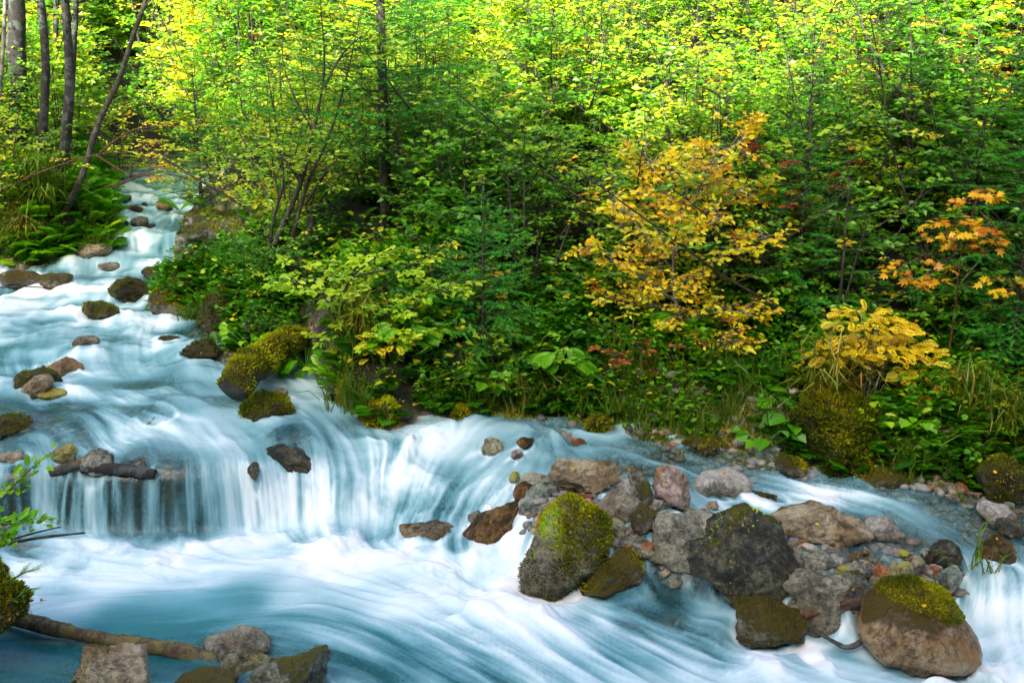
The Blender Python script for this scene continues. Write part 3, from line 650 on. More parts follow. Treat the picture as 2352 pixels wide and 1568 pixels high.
def tufts(ob, wc, f, n, size, tint=(.2, 1.0), up=.15, nseed=1, cond=None, name='moss', mat=None, thr=-.1, fs=3.0):
    a, b, c = wc[f[:, 0]], wc[f[:, 1]], wc[f[:, 2]]
    nr = np.cross(b - a, c - a); ar = np.linalg.norm(nr, axis=1); nr /= ar[:, None] + 1e-12
    cen = (a + b + c) / 3; r = np.random.default_rng(nseed)
    w = ar * (nr[:, 2] * .8 + .9 * fbm3(cen * fs, 3, nseed) > up + thr)
    if cond is not None: w = w * cond(cen, nr)
    if w.sum() == 0: return
    k = r.choice(len(f), n, p=w / w.sum())
    u = r.random((n, 2)); fl = u.sum(1) > 1; u[fl] = 1 - u[fl]
    pos = a[k] + (b[k] - a[k]) * u[:, :1] + (c[k] - a[k]) * u[:, 1:]
    d = unit(nr[k] + r.normal(scale=.6, size=(n, 3)) + [0, 0, .2]); 
    tv = LEAF4_V * [1, .8, 1]
    v, ff = scatter(tv, LEAF4_F, pos - nr[k] * size * .15, d, r.normal(size=(n, 3)), size * r.uniform(.5, 1.5, n) * (1 + .5 * vn3(pos * 9, nseed)))
    ti = np.clip(.5 + .6 * fbm3(pos * 5, 3, nseed + 5) + r.normal(scale=.12, size=n), 0, 1) * (tint[1] - tint[0]) + tint[0]
    m = mk(name, v - np.array(ob.location), ff, mat or MOSSM, parent=ob, smooth=False, attrs={'tint': np.repeat(ti, 4)})
    return m

R_ = []
def rk(*a, **k):
    r = rock(*a, **k); R_.append(r); return r
# --- the bar in front
r1 = rk('boulder', 'large boulder with bright green moss on top, at the edge of the white rapids', [(1188,1275),(1200,1325),(1262,1340),(1330,1330),(1380,1280),(1388,1200),(1366,1165),(1330,1140),(1292,1148),(1250,1180),(1215,1225)], 'brightmoss', thick=.9, seed=3, rough=.05, cat='boulder', flat=.35)
tufts(*r1, 5200, .020, tint=(.35, 1.1), up=-.02, nseed=4, cond=lambda c, n: sstep(-.20, -.02, c[:, 0] - r1[0].location.x - .35 * (r1[0].location.z - c[:, 2]) + .1 * fbm3(c * 9, 3, 2)) * sstep(-.16, .02, c[:, 2] - r1[0].location.z + .08 * fbm3(c * 8, 3, 5)))
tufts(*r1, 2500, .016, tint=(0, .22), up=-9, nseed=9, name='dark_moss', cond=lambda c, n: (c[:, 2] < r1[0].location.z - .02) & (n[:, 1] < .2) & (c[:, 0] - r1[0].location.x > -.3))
r2 = rk('boulder', 'biggest dark grey boulder of the gravel bar, angular with small moss dots', [(1556,1300),(1575,1255),(1610,1212),(1650,1178),(1720,1170),(1785,1196),(1797,1235),(1832,1280),(1826,1335),(1780,1362),(1700,1358),(1620,1338)], 'dark', thick=.8, seed=12, rough=.07, flat=.9, cat='boulder', fit=.92)
tufts(*r2, 150, .018, tint=(.5, 1.1), up=.55, nseed=14, fs=5)
r3 = rk('boulder', 'broad ochre boulder with a brown moss cap, rightmost big stone in the rapids', [(1972,1440),(1985,1385),(2030,1345),(2110,1333),(2180,1362),(2225,1415),(2252,1475),(2232,1512),(2150,1524),(2050,1514),(1982,1482)], 'ochre', thick=.8, seed=21, rough=.045, flat=.4, cat='boulder', fit=.88)
tufts(*r3, 4200, .015, tint=(.05, .72), up=.15, nseed=23, fs=2.0, cond=lambda c, n: (c[:, 2] - r3[0].location.z > .13 - .35 * np.abs(c[:, 0] - r3[0].location.x - .0) * (c[:, 0] > r3[0].location.x)))
r4 = rk('rock', 'rock with rusty olive moss just right of the bright mossy boulder, low in the water', [(1332,1342),(1370,1300),(1408,1268),(1452,1260),(1492,1300),(1494,1328),(1440,1350),(1370,1356)], 'olive', seed=31, flat=.5)
tufts(*r4, 1300, .015, tint=(.05, .7), up=.0, nseed=32)
rk('rock', 'smooth pale grey rock leaning behind the biggest dark boulder', [(1487,1245),(1498,1200),(1540,1170),(1600,1168),(1650,1195),(1640,1250),(1580,1290),(1528,1284)], 'grey', seed=41, flat=.4, rough=.05)
rk('rock', 'cracked grey brown rock between the biggest dark boulder and the ochre boulder', [(1808,1345),(1845,1310),(1900,1298),(1948,1330),(1954,1385),(1922,1436),(1850,1430),(1826,1392)], 'lilac', seed=51, flat=.7, thick=.8)
r7 = rk('rock', 'brown mossy rock with water pouring off its left side, in front of the biggest boulder', [(1678,1380),(1735,1360),(1800,1372),(1842,1408),(1846,1450),(1770,1462),(1700,1446)], 'olive', seed=61, flat=.6)
tufts(*r7, 700, .014, tint=(0, .5), up=.2, nseed=62)
rk('rock', 'long tan rock with a brown moss end, in the water behind the biggest boulder', [(1785,1190),(1850,1170),(1910,1160),(1962,1180),(1984,1208),(1960,1234),(1880,1234),(1810,1222)], 'tan', seed=71, flat=.5)
rk('rock', 'rusty orange wet rock at the left tip of the gravel bar', [(1072,1215),(1110,1183),(1160,1158),(1200,1148),(1215,1200),(1195,1243),(1140,1250),(1095,1238)], 'rust', seed=81, flat=.4, dy=.1)
rk('rock', 'long greenish grey stone leaning on the bright mossy boulder', [(1186,1198),(1196,1150),(1236,1108),(1272,1108),(1282,1140),(1252,1185),(1212,1215)], 'green', base=1215, seed=91, flat=.6, dy=.28, sink=.15)
rk('rock', 'flat brown slab lying across the back of the gravel bar', [(1243,1078),(1290,1058),(1410,1064),(1414,1092),(1390,1114),(1300,1122),(1258,1104)], 'tan', base=1135, seed=101, flat=1.0, thick=.45)
rk('rock', 'upright pink and gold striped stone at the back of the bar', [(1503,1105),(1510,1078),(1540,1070),(1572,1093),(1592,1140),(1572,1168),(1530,1170),(1508,1145)], 'pink', seed=111, flat=.45, thick=.7)
rk('rock', 'narrow grey stone with an orange moss edge, left of the pink striped stone', [(1438,1085),(1460,1072),(1490,1108),(1508,1150),(1490,1170),(1455,1130)], 'greymoss', base=1175, seed=121, flat=.8, thick=.7)
rk('rock', 'angular lilac grey stone in the middle of the gravel bar', [(1365,1170),(1398,1135),(1430,1120),(1468,1145),(1474,1175),(1430,1195),(1385,1190)], 'lilac', base=1200, seed=131, flat=.9)
rk('rock', 'small peach coloured stone lying against the narrow grey stone', [(1408,1118),(1440,1093),(1478,1115),(1462,1137),(1420,1138)], 'pale', base=1140, seed=141, flat=.7)
rk('rock', 'round stone with brown moss, right of the lilac grey stone', (1478,1188,36,31), 'olive', base=1222, seed=151)
rk('rock', 'small round stone with a yellow lichen spot', (1413,1210,29,25), 'yellow', base=1238, seed=161)
rk('rock', 'low dark grey stone lying below the yellow spotted stone', (1448,1250,52,20,8), 'grey', base=1272, seed=171, flat=.7)
rk('rock', 'wet beige stone with thin water running over its front', (1662,1110,66,30,-4), 'pale', seed=181, flat=.4)
rk('rock', 'sunken purple brown stone right of the wet beige stone', (1758,1128,58,26,10), 'rust', seed=191, flat=.4)
rk('rock', 'sharp dark stone standing at the lip of the small fall on the right', [(2122,1285),(2150,1252),(2178,1243),(2215,1262),(2228,1290),(2200,1308),(2150,1302)], 'dark', seed=201, flat=1.0)
rk('rock', 'green grey stone under the sharp dark stone at the small fall', [(2130,1330),(2150,1310),(2200,1300),(2210,1320),(2180,1350),(2140,1352)], 'green', seed=211, flat=.8)
rk('rock', 'stone half pale and half black, between cobbles of the bar', (2065,1309,34,24), 'yellow', seed=221)
rk('rock', 'bright rusty orange cobble on the gravel bar', (2027,1320,29,21), 'orange', seed=231, flat=.8)
rk('rock', 'light blue grey cobble left of the rusty orange cobble', (1978,1311,37,20,-5), 'grey', seed=241, flat=.4)
rk('rock', 'pale split stone right of the long tan rock', (2028,1214,44,22,14), 'pale', seed=251, flat=.9)
rk('rock', 'speckled beige stone near the right end of the far gravel edge', (2290,1178,44,24,8), 'pale', seed=261, flat=.6)
rk('rock', 'small dark stone just below the speckled beige stone', (2318,1212,32,19,18), 'dark', seed=271)
rk('rock', 'rounded brown stone under a thin skin of water above the right fall', (2292,1245,46,34,20), 'rust', seed=281, flat=.3)
rk('rock', 'brown grey stone tucked behind the cracked grey brown rock', (1862,1284,46,23,6), 'grey', base=1306, seed=291, flat=.8)
rk('rock', 'small wedge stone touching the left side of the ochre boulder', (1962,1352,32,40,-20), 'greymoss', base=1392, seed=301, flat=.8)
rk('rock', 'rounded grey stone above the greenish leaning stone', (1232,1108,40,22), 'lilac', base=1130, seed=311)
rk('rock', 'brown stone squeezed left of the greenish leaning stone', (1208,1132,28,24), 'rust', base=1156, seed=321)
rk('rock', 'pale lilac stone between the bright mossy boulder and the flat slab', (1288,1140,24,22), 'lilac', base=1165, seed=331, dy=.2)
rk('rock', 'white cobble on the gravel below the flat slab', (1355,1118,15,8), 'pale', base=1127, seed=341)
rk('rock', 'small green stone at the right corner of the flat slab', (1420,1105,16,12), 'green', base=1117, seed=351)
# --- stones in the rapids
rk('rock', 'yellow green stone washed by foam in the middle rapids', (1128,1018,28,24), 'yellow', seed=401)
rk('rock', 'small pinkish stone in the foam below the yellow green stone', (1187,1041,15,11), 'pink', seed=411)
rk('rock', 'small brown stone right of the yellow green stone in the rapids', (1208,1016,20,12), 'rust', seed=421)
rk('rock', 'ochre stone under veils of water left of the rusty orange rock', (985,1187,62,26,3), 'tan', seed=431, flat=.3)
rk('rock', 'peach stone under thin foam beside the veiled ochre stone', (1100,1168,30,24), 'pale', seed=441, flat=.3)
rk('rock', 'small yellow stone in the foam left of the flat slab', (1182,1093,13,11), 'yellow', seed=451)
rk('rock', 'pale flat stone awash near the far bank of the right channel', (1300,988,34,11,6), 'pale', seed=461)
rk('rock', 'orange stone awash beside the pale flat stone near the far bank', (1330,1008,20,10,10), 'orange', seed=471)
rk('rock', 'brown stone sunk in the smooth water above the wide fall', (672,1018,60,26,25), 'dark', seed=481, flat=.3, sink=.2)
rk('rock', 'dark reddish stone showing through the curtain of the wide fall', (582,1062,13,18), 'dark', seed=491, dy=-.05)
# --- upper stream
ru1 = rk('boulder', 'pointed dark boulder standing alone in the upper stream', [(248,665),(270,643),(298,636),(330,648),(343,670),(320,686),(272,686)], 'darkolive', seed=501, flat=.8, cat='boulder')
tufts(*ru1, 500, .02, tint=(0, .5), nseed=502)
ru2 = rk('rock', 'low rock with green moss and a small sprig, in midstream below the pointed boulder', [(180,712),(200,692),(228,690),(258,700),(270,714),(240,726),(205,724)], 'olive', seed=511, flat=.4)
tufts(*ru2, 700, .02, tint=(.1, .8), nseed=512)
ru3 = rk('rock', 'dark mossy rock beside the log, with flat front', [(410,812),(440,790),(470,776),(502,788),(514,808),(480,820),(430,820)], 'darkolive', seed=521, flat=.7)
tufts(*ru3, 600, .018, tint=(.0, .6), nseed=522)
ru4 = rk('rock', 'dark moss capped rock, topmost of the cluster near the left edge', [(28,885),(48,850),(88,842),(124,858),(136,888),(100,900),(50,900)], 'darkolive', seed=531, flat=.5)
tufts(*ru4, 420, .016, tint=(0, .6), nseed=533)
rk('rock', 'smooth tan rock leaning on the dark moss capped rock', (88,884,42,20,-12), 'tan', base=904, seed=541, flat=.3, dy=-.12)
rk('rock', 'grey brown rock just upstream of the dark moss capped rock', (150,842,36,20), 'tan', seed=551)
rk('rock', 'low speckled rock at the foot of the smooth tan rock', (112,900,44,10), 'yellow', seed=561, dy=-.05)
ru8 = rk('rock', 'mossy stone at the left edge above the log fall', (12,978,52,24), 'olive', seed=571)
tufts(*ru8, 500, .02, tint=(.0, .7), nseed=572)
rk('rock', 'speckled grey stone on the lip of the fall behind the dead log', (222,1058,42,24), 'grey', seed=581, flat=.6)
rk('rock', 'yellowish stone on the lip of the fall, left of the speckled grey stone', (150,1042,26,22), 'yellow', seed=591, base=1062)
rk('rock', 'brown stone under a film of water, right of the speckled grey stone', (318,1062,46,18), 'lilac', seed=601, flat=.3)
rk('rock', 'sandy stone awash at the left edge above the fall', (24,1040,40,17), 'tan', seed=611, flat=.3)
rk('rock', 'wide brown rock with small falls at the left edge of the upper stream', (42,640,52,20), 'olive', seed=621, flat=.3)
rk('rock', 'rounded rock with a dark rim, right of the wide brown rock', (128,640,36,16), 'olive', seed=631, flat=.3)
rk('rock', 'small lilac stone barely breaking the foam in the upper stream', (248,606,25,9), 'lilac', seed=641)
rk('rock', 'black mossy rock by the right bank above the pointed boulder', (362,621,32,15), 'darkolive', seed=651)
ru16 = rk('boulder', 'huge grey boulder with moss along its top, right of the upper fall', [(381,572),(386,535),(430,505),(480,488),(545,496),(580,540),(545,598),(420,592)], 'greymoss', seed=661, flat=.5, thick=.75, dy=-1.3, cat='boulder')
tufts(*ru16, 2600, .03, tint=(.1, .75), up=.45, nseed=662)
rk('rock', 'tan rock under the left bank beside the upper fall', (216,574,38,16), 'tan', seed=671, flat=.4)
rk('rock', 'small beige rock at the foot of the left bank', (118,582,26,10), 'pale', seed=681)
rk('rock', 'small mossy rock on the left of the upper fall', (270,514,24,11), 'darkolive', seed=691)
rk('rock', 'dark rock on the lip of the upper fall, in midstream', (320,508,22,11), 'dark', seed=701, flat=.3)
rk('rock', 'dark sunken rock splitting the upper fall', (298,535,34,13), 'lilac', seed=711, flat=.3, dy=.1)
rk('rock', 'dark wet rock high in the far stream, left of the foam', (282,455,18,7), 'dark', seed=721)
rk('rock', 'dark wet rock high in the far stream, below the first one', (308,478,20,8), 'darkolive', seed=731)
rk('rock', 'tan rock high in the far stream, right of the foam', (378,470,22,12), 'tan', seed=741)
rk('rock', 'purple brown stone awash in midstream below the mossy sprig rock', (196,772,30,12), 'lilac', seed=751, flat=.3)
rk('rock', 'brown flat stone awash between midstream and the dark mossy rock', (386,772,34,12), 'rust', seed=761, flat=.3)
rk('rock', 'yellow mossy stone awash above the wide fall', (360,955,46,13), 'yellow', seed=771, flat=.3)
# --- foreground stones
rb1 = rk('boulder', 'square topped speckled yellow grey rock at the bottom edge, below the drift log', [(148,1590),(182,1510),(212,1482),(270,1486),(330,1495),(362,1535),(368,1610),(260,1650)], 'tan', base=1640, seed=801, flat=.7, cat='boulder', sink=.1)
tufts(*rb1, 500, .010, tint=(0, .7), up=.1, nseed=802, cond=lambda c, n: c[:, 0] < rb1[0].location.x)
rk('rock', 'low mossy rock cut by the bottom edge, right of the square topped rock', (480,1578,76,32), 'olive', base=1610, seed=811, flat=.6)
rk('rock', 'pale slab with yellow green moss under clear water, at the end of the drift log', (552,1502,62,26,-8), 'yellow', seed=821, flat=.8)
rk('rock', 'dark pointed rock with a mossy face and water sliding round it, bottom edge', [(572,1570),(622,1520),(690,1496),(742,1502),(768,1550),(750,1610),(600,1620)], 'greymoss', base=1610, seed=831, flat=.7)
rk('rock', 'brown stone lying under clear water beyond the drift log', (530,1462,80,26,4), 'lilac', seed=841, flat=.5, dy=-.1)
# --- far bank stones
rc1 = rk('boulder', 'big mossy block of the far bank under the yellow plants', [(1842,1050),(1838,960),(1870,905),(1940,890),(2000,930),(2030,1010),(2010,1085),(1900,1085)], 'darkolive', base=1085, seed=851, flat=.6, cat='boulder', thick=.7)
tufts(*rc1, 12000, .030, tint=(0, .62), up=-.5, nseed=852)
rc2 = rk('rock', 'low brown mossy cushion stone at the edge of the gravel', (1618,1020,42,17), 'olive', seed=861)
tufts(*rc2, 500, .018, tint=(0, .5), nseed=862)
rc3 = rk('rock', 'moss covered stone at the waterline left of the big mossy block', (1818,1068,36,20,15), 'olive', seed=871)
tufts(*rc3, 600, .016, tint=(.1, .7), nseed=872)
rk('rock', 'grey stone with a flat top at the edge of the far gravel', (1770,1040,32,16), 'green', seed=881, flat=.8)
rc5 = rk('rock', 'low green moss patch stone in front of the big mossy block', (2030,1094,62,20), 'olive', seed=891, flat=.3)
tufts(*rc5, 900, .018, tint=(.2, .9), nseed=892)
rc6 = rk('rock', 'mossy bank stone under hanging grass at the right edge', (2310,1105,62,48), 'darkolive', seed=901)
tufts(*rc6, 1200, .02, tint=(0, .6), nseed=902)
rc7 = rk('rock', 'mossy foot of the bank by the pointed boulder', (395,695,52,32,10), 'olive', seed=911, flat=.4)
tufts(*rc7, 1500, .024, tint=(.15, .9), nseed=912)
rk('rock', 'grey and brown stone lying in the little inlet behind the log', (640,905,20,14), 'tan', seed=921)

def stone(px, py, wpx, mat, seed, label, group, lift=0.0):
    A = PW(px * V, py * V); rad = wpx * V / 2 / F * A[1]; v, f = ico(4); rs = np.random.default_rng(seed + 500)
    rr = rock_shape(seed + 77, v, flat=.9, rough=.09); ax_ = np.array([1.0, rs.uniform(.7, 1.0), rs.uniform(.5, .85)]) * rad; a = rs.uniform(0, 6.3)
    co = v * rr[:, None] * ax_; co = np.stack([co[:, 0] * math.cos(a) - co[:, 1] * math.sin(a), co[:, 0] * math.sin(a) + co[:, 1] * math.cos(a), co[:, 2]], 1)
    c = np.array([A[0], A[1] + rad * .6, max(gz_fast(A[0], A[1] + rad * .6), A[2] - rad * .25) + ax_[2] * (.45 + lift)]); ob = mk('stone', co, f, RM[mat], attrs={'above': co[:, 2] + ax_[2] * (.6 + lift)}); ob.location = c
    return tag(ob, label, 'stone', group)
GZG = ground(GXX, GYY)
def gz_fast(x, y): return float(samp(GZG, np.array([x]), np.array([y]))[0])
rs_ = np.random.default_rng(9); mts = ['grey', 'tan', 'lilac', 'pale', 'green', 'greymoss', 'grey', 'yellow', 'orange', 'tan']
for k, (px, py, w) in enumerate([(1330,1130,26),(1350,1150,22),(1385,1128,18),(1400,1190,30),(1440,1205,26),(1392,1235,32),(1360,1250,24),(1420,1185,20),(1510,1180,30),(1530,1195,24),(1500,1222,26),(1455,1222,22),(1545,1160,22),(1480,1280,34),(1510,1300,40),(1525,1325,30),(1545,1345,34),(1470,1310,24),
    (1395,1262,28),(1380,1282,22),(1590,1180,24),(1610,1195,22),(1640,1170,26),(1240,1180,24),(1225,1150,20),(1260,1130,22),(1300,1125,20),(1195,1150,18),(1840,1300,34),(1880,1320,28),(1920,1300,36),(1940,1325,30),(1965,1290,26),(1900,1272,30),(1930,1268,24),(2000,1295,22),(2010,1340,28),(2050,1335,22),(2090,1325,30),
    (2110,1305,34),(2095,1290,24),(2130,1280,26),(2040,1290,20),(2075,1280,26),(1950,1400,30),(1965,1425,26),(1830,1400,28),(1860,1440,30),(1985,1275,20),(2150,1330,24),(2180,1370,26),(1820,1262,24),(1845,1258,20)]):
    stone(px, py, w * 1.5, mts[int(rs_.integers(len(mts)))], 900 + k, 'small angular stone packed between the boulders of the gravel bar', 'small stones wedged in the gravel bar', .25)
for k, (px, py, w) in enumerate([(1400,985,26),(1440,990,30),(1475,1000,24),(1500,985,28),(1530,1003,30),(1560,1010,24),(1590,1018,26),(1660,1030,26),(1700,1030,30),(1735,1045,28),(1790,1075,26),(1850,1085,30),(1905,1090,24),(2150,1120,24),(2180,1125,28),(2215,1130,34),(2245,1140,26),(2260,1160,30),(2190,1150,28),(2320,1165,30),(2340,1180,26),(2225,1165,24),(2130,1105,20),(1455,970,22),(1520,975,24)]):
    stone(px, py, w * 1.15, mts[int(rs_.integers(len(mts)))], 1000 + k, 'small stone lying in the shallow margin at the foot of the far bank', 'small stones along the far bank')
for k, (px, py, w) in enumerate([(300,490,14),(330,470,12),(265,475,14),(350,455,12),(250,520,14),(345,520,14),(300,580,12),(255,460,12),(390,640,14),(430,455,14)]):
    stone(px, py, w * 1.4, 'dark' if k % 2 else 'darkolive', 1100 + k, 'small dark wet stone breaking the foam of the steep far stream', 'dark stones in the far stream', -.2)
build_water()
# pebbles: nobody could count them
def pebbles(name, pts_fn, n, smin, smax, seed, label=None):
    r = np.random.default_rng(seed); v0, f0 = ico(2); A_ = Acc()
    for _ in range(n):
        x, y = pts_fn(r); s = smin + (smax - smin) * r.random() ** 2.5
        z = gz_fast(x, y)
        ss = s * np.array([r.uniform(.8, 1.3), r.uniform(.7, 1.1), r.uniform(.4, .75)])
        a = r.uniform(0, 6.3); ca, sa = math.cos(a), math.sin(a)
        sd_ = int(r.integers(1000)); vv = v0 * (1 + .22 * vn3(v0 * 1.6 + sd_, 3))[:, None] * ss
        vv = np.stack([vv[:, 0] * ca - vv[:, 1] * sa, vv[:, 0] * sa + vv[:, 1] * ca, vv[:, 2]], 1)
        A_.add(vv + [x, y, z + ss[2] * .35], f0, r.random())
    v, f, a = A_.out()
    ab = v[:, 2] - samp(WAT, v[:, 0], v[:, 1])
    o = mk(name, v, f, PEB, attrs={'tint': a, 'above': ab}); return tag(o, label, 'gravel', kind='stuff')
def peb_mat():
    m, nt, N, L = newmat('mixed_pebbles')
    at = N('ShaderNodeAttribute', attribute_name='tint'); geo = N('ShaderNodeNewGeometry')
    r = ramp(N, [(0, (.12, .12, .12)), (.2, (.3, .3, .3)), (.38, (.42, .42, .40)), (.5, (.2, .16, .12)), (.62, (.48, .40, .28)), (.74, (.30, .34, .30)), (.85, (.45, .2, .09)), (.93, (.6, .58, .52)), (1, (.3, .22, .24))]); r.color_ramp.interpolation = 'LINEAR'
    L(at.outputs['Fac'], r.inputs[0])
    n = N('ShaderNodeTexNoise', i_Scale=60.0, i_Detail=6.0, i_Roughness=.7); L(geo.outputs['Position'], n.inputs[0])
    nr = ramp(N, [(.3, (.5, .5, .5)), (.7, (1.2, 1.2, 1.15))]); L(n.outputs[0], nr.inputs[0])
    wa = N('ShaderNodeAttribute', attribute_name='above'); wr = ramp(N, [(0, (.45, .42, .36)), (.03, (1, 1, 1))]); L(wa.outputs['Fac'], wr.inputs[0])
    c = mixc(N, L, 1.0, mixc(N, L, 1.0, r.outputs[0], nr.outputs[0], 'MULTIPLY'), wr.outputs[0], 'MULTIPLY')
    b = N('ShaderNodeBump', i_Strength=.4, i_Distance=.005); L(n.outputs[0], b.inputs['Height'])
    p = N('ShaderNodeBsdfPrincipled', i_Roughness=.5); L(c, p.inputs['Base Color']); L(b.outputs[0], p.inputs['Normal'])
    o = N('ShaderNodeOutputMaterial'); L(p.outputs[0], o.inputs[0]); return m
PEB = peb_mat()
GZG = ground(GXX, GYY)
def gz_fast(x, y): return float(samp(GZG, np.array([x]), np.array([y]))[0])
barc = bar.mean(0)
def in_bar(r):
    while True:
        q = bar.min(0) + (bar.max(0) - bar.min(0)) * r.random(2)
        if float(samp(BR, q[0:1], q[1:2])[0]) > -.1: return q
def on_margin(r):
    while True:
        px = r.uniform(540, 1060); y = r.uniform(5.5, 8.6); x = (px - 512) / F * y
        s = float(samp(CH, np.array([x]), np.array([y]))[0])
        if -.28 < s < .45 + (.35 if px > 900 else 0): return np.array([x, y])
def on_shallows(r):
    while True:
        px, py = r.uniform(740, 1000), r.uniform(470, 590)
        q = PZ(px, py, .22)[:2]
        return q
pebbles('gravel', in_bar, 1500, .010, .055, 5, 'mixed grey and brown gravel filling the bar between the boulders')
pebbles('gravel', on_margin, 1500, .010, .05, 6, 'pale and dark gravel along the foot of the far bank')
pebbles('gravel', on_shallows, 900, .015, .06, 8, 'cobbles showing through the clear shallows of the right channel')

# ------------------------------------------------------------------ plant generators
class Plant:
    def __init__(s): s.tv = []; s.pos = []; s.d = []; s.up = []; s.sz = []; s.ti = []; s.wood = Acc()
    def leaf_arrays(s): return [np.concatenate(x) for x in (s.pos, s.d, s.up, s.sz, s.ti)]
def path(p0, az, el, length, r, n=5, curl=.12, lift=0.0):
    p = [np.array(p0, float)]; a, e = az, el
    for k in range(n - 1):
        p.append(p[-1] + length / (n - 1) * np.array([math.cos(a) * math.cos(e), math.sin(a) * math.cos(e), math.sin(e)]))
        a += r.normal(scale=curl); e += r.normal(scale=curl * .7) + lift
    return np.array(p)
def lerp_path(p, t):
    u = t * (len(p) - 1); i = min(int(u), len(p) - 2); return p[i] + (p[i + 1] - p[i]) * (u - i)
def grow(stems, seed, nb=12, tb=.25, spread=.9, el=(.1, .8), ntw=6, lsize=.055, gap=.6, droop=-.05, tint=.5, tvar=.16, sprn=.35, twood=True, lvar=.12, taper=.45, leaftop=1.0, plane=.25, azbias=None):
    """stems: list of (points, r0, r1). Leaves sit in flat sprays along twigs."""
    r = np.random.default_rng(seed); P = Plant()
    for pts, r0, r1 in stems:
        pts = np.asarray(pts, float)
        P.wood.add(*tube(pts, np.linspace(r0, r1, len(pts)), 7 if r0 > .02 else 5, .12, seed), .5)
        for b in range(nb):
            t = tb + (1 - tb) * ((b + r.random()) / nb)
            if t > leaftop: continue
            p0 = lerp_path(pts, t); az = r.uniform(0, 2 * math.pi) if azbias is None else azbias + r.normal(scale=1.1)
            ln = spread * (1 - taper * (t - tb) / (1 - tb + 1e-6)) * r.uniform(.55, 1.1)
            br = path(p0, az, r.uniform(*el), ln, r, 5, .16, droop)
            rb = max(.0035, (r0 + (r1 - r0) * t) * .38)
            P.wood.add(*tube(br, np.linspace(rb, .0018, 5), 4), .5)
            bt = np.clip(tint + r.normal(scale=tvar), .02, .98)
            lines = [(br, .35)]
            for k in range(ntw):
                u = .2 + .75 * (k + r.random() * .6) / ntw
                q = lerp_path(br, u); side = 1 if k % 2 else -1
                dv = lerp_path(br, min(1, u + .15)) - q; a0 = math.atan2(dv[1], dv[0])
                tw = path(q, a0 + side * r.uniform(.5, 1.0), r.uniform(-.15, .35), ln * r.uniform(.22, .42) * (1.15 - .5 * u), r, 4, .14, -.08)
                if twood: P.wood.add(*tube(tw, np.linspace(.0028, .0012, 4), 3), .5)
                lines.append((tw, .1))
            for ln_, st in lines:
                L_ = np.linalg.norm(np.diff(ln_, axis=0), axis=1).sum(); n = max(2, int(L_ * (1 - st) / (lsize * gap)))
                ts = st + (1 - st) * (np.arange(n) + .5) / n; u = ts * (len(ln_) - 1); i = np.minimum(u.astype(int), len(ln_) - 2); fr = (u - i)[:, None]
                pos = ln_[i] + (ln_[i + 1] - ln_[i]) * fr; dr = unit(ln_[i + 1] - ln_[i]); sd = np.where(np.arange(n) % 2, 1, -1)[:, None]
                sv = unit(np.cross(dr, [0, 0, 1.0])); d = unit(dr * r.uniform(.35, .9, (n, 1)) + sd * sv + r.normal(scale=.22, size=(n, 3)) + [0, 0, -.12])
                d[-1] = dr[-1]
                P.pos.append(pos); P.d.append(d); P.up.append(unit(np.array([0, 0, 1.0]) + r.normal(scale=sprn, size=(n, 3)) + [0, -plane * 2.0, 0]))
                P.sz.append(lsize * r.uniform(.6, 1.2, n)); P.ti.append(np.clip(bt + r.normal(scale=lvar, size=n), 0, 1))
    return P
def cstems(seed, n, h, lean=.25, r0=.02, base=.1, curl=.06):
    r = np.random.default_rng(seed + 99); out = []
    for k in range(n):
        az = 2 * math.pi * (k + r.random() * .7) / n; e = math.pi / 2 - abs(r.normal(scale=lean)) - .04
        hh = h * r.uniform(.7, 1.0)
        out.append((path([math.cos(az) * base * r.random(), math.sin(az) * base * r.random(), -.08], az, e, hh / max(math.sin(e), .5), r, 8, curl, .015), r0 * r.uniform(.7, 1.1), r0 * .18))
    return out
def build_plant(name, P, label, cat, mat, bark, loc=(0, 0, 0), rz=0, sc=1.0, group=None, tmpl='leaf', wood='stem', leafn='foliage'):
    t = thing(name, label, cat, loc, group); t.rotation_euler[2] = rz; t.scale = (sc,) * 3 if np.isscalar(sc) else sc
    tv, tf = {'leaf': (LEAF_V, LEAF_F), 'leaf4': (LEAF4_V, LEAF4_F), 'maple': (MAPLE_V, MAPLE_F)}[tmpl]
    P.wood.build(wood, bark, t)
    pos, d, up, sz, ti = P.leaf_arrays(); v, f = scatter(tv, tf, pos, d, up, sz)
    mk(leafn, v, f, mat, t, smooth=False, attrs={'tint': np.repeat(ti, len(tv))}); return t
def copy_thing(root, label, loc, rz, sc, mat=None, group=None):
    c = root.copy(); COL.objects.link(c); c.location = loc; c.rotation_euler[2] = rz; c.scale = (sc,) * 3 if np.isscalar(sc) else sc
    c['label'] = label
    if group: c['group'] = group
    for ch in root.children:
        if True:
            q = ch.copy(); COL.objects.link(q); q.parent = c
            if mat and q.name.startswith('foliage'):
                q.material_slots[0].link = 'OBJECT'; q.material_slots[0].material = mat
    return c
def at(pxv, Y, pyv=600):
    p = PY(pxv * V, pyv * V, Y); return float(p[0])
def place_xyh(pxv, top, Y):
    x = at(pxv, Y, top); z = gz(x, Y) - .03; zt = PY(pxv * V, top * V, Y)[2]
    return x, z, max(.3, zt - z)
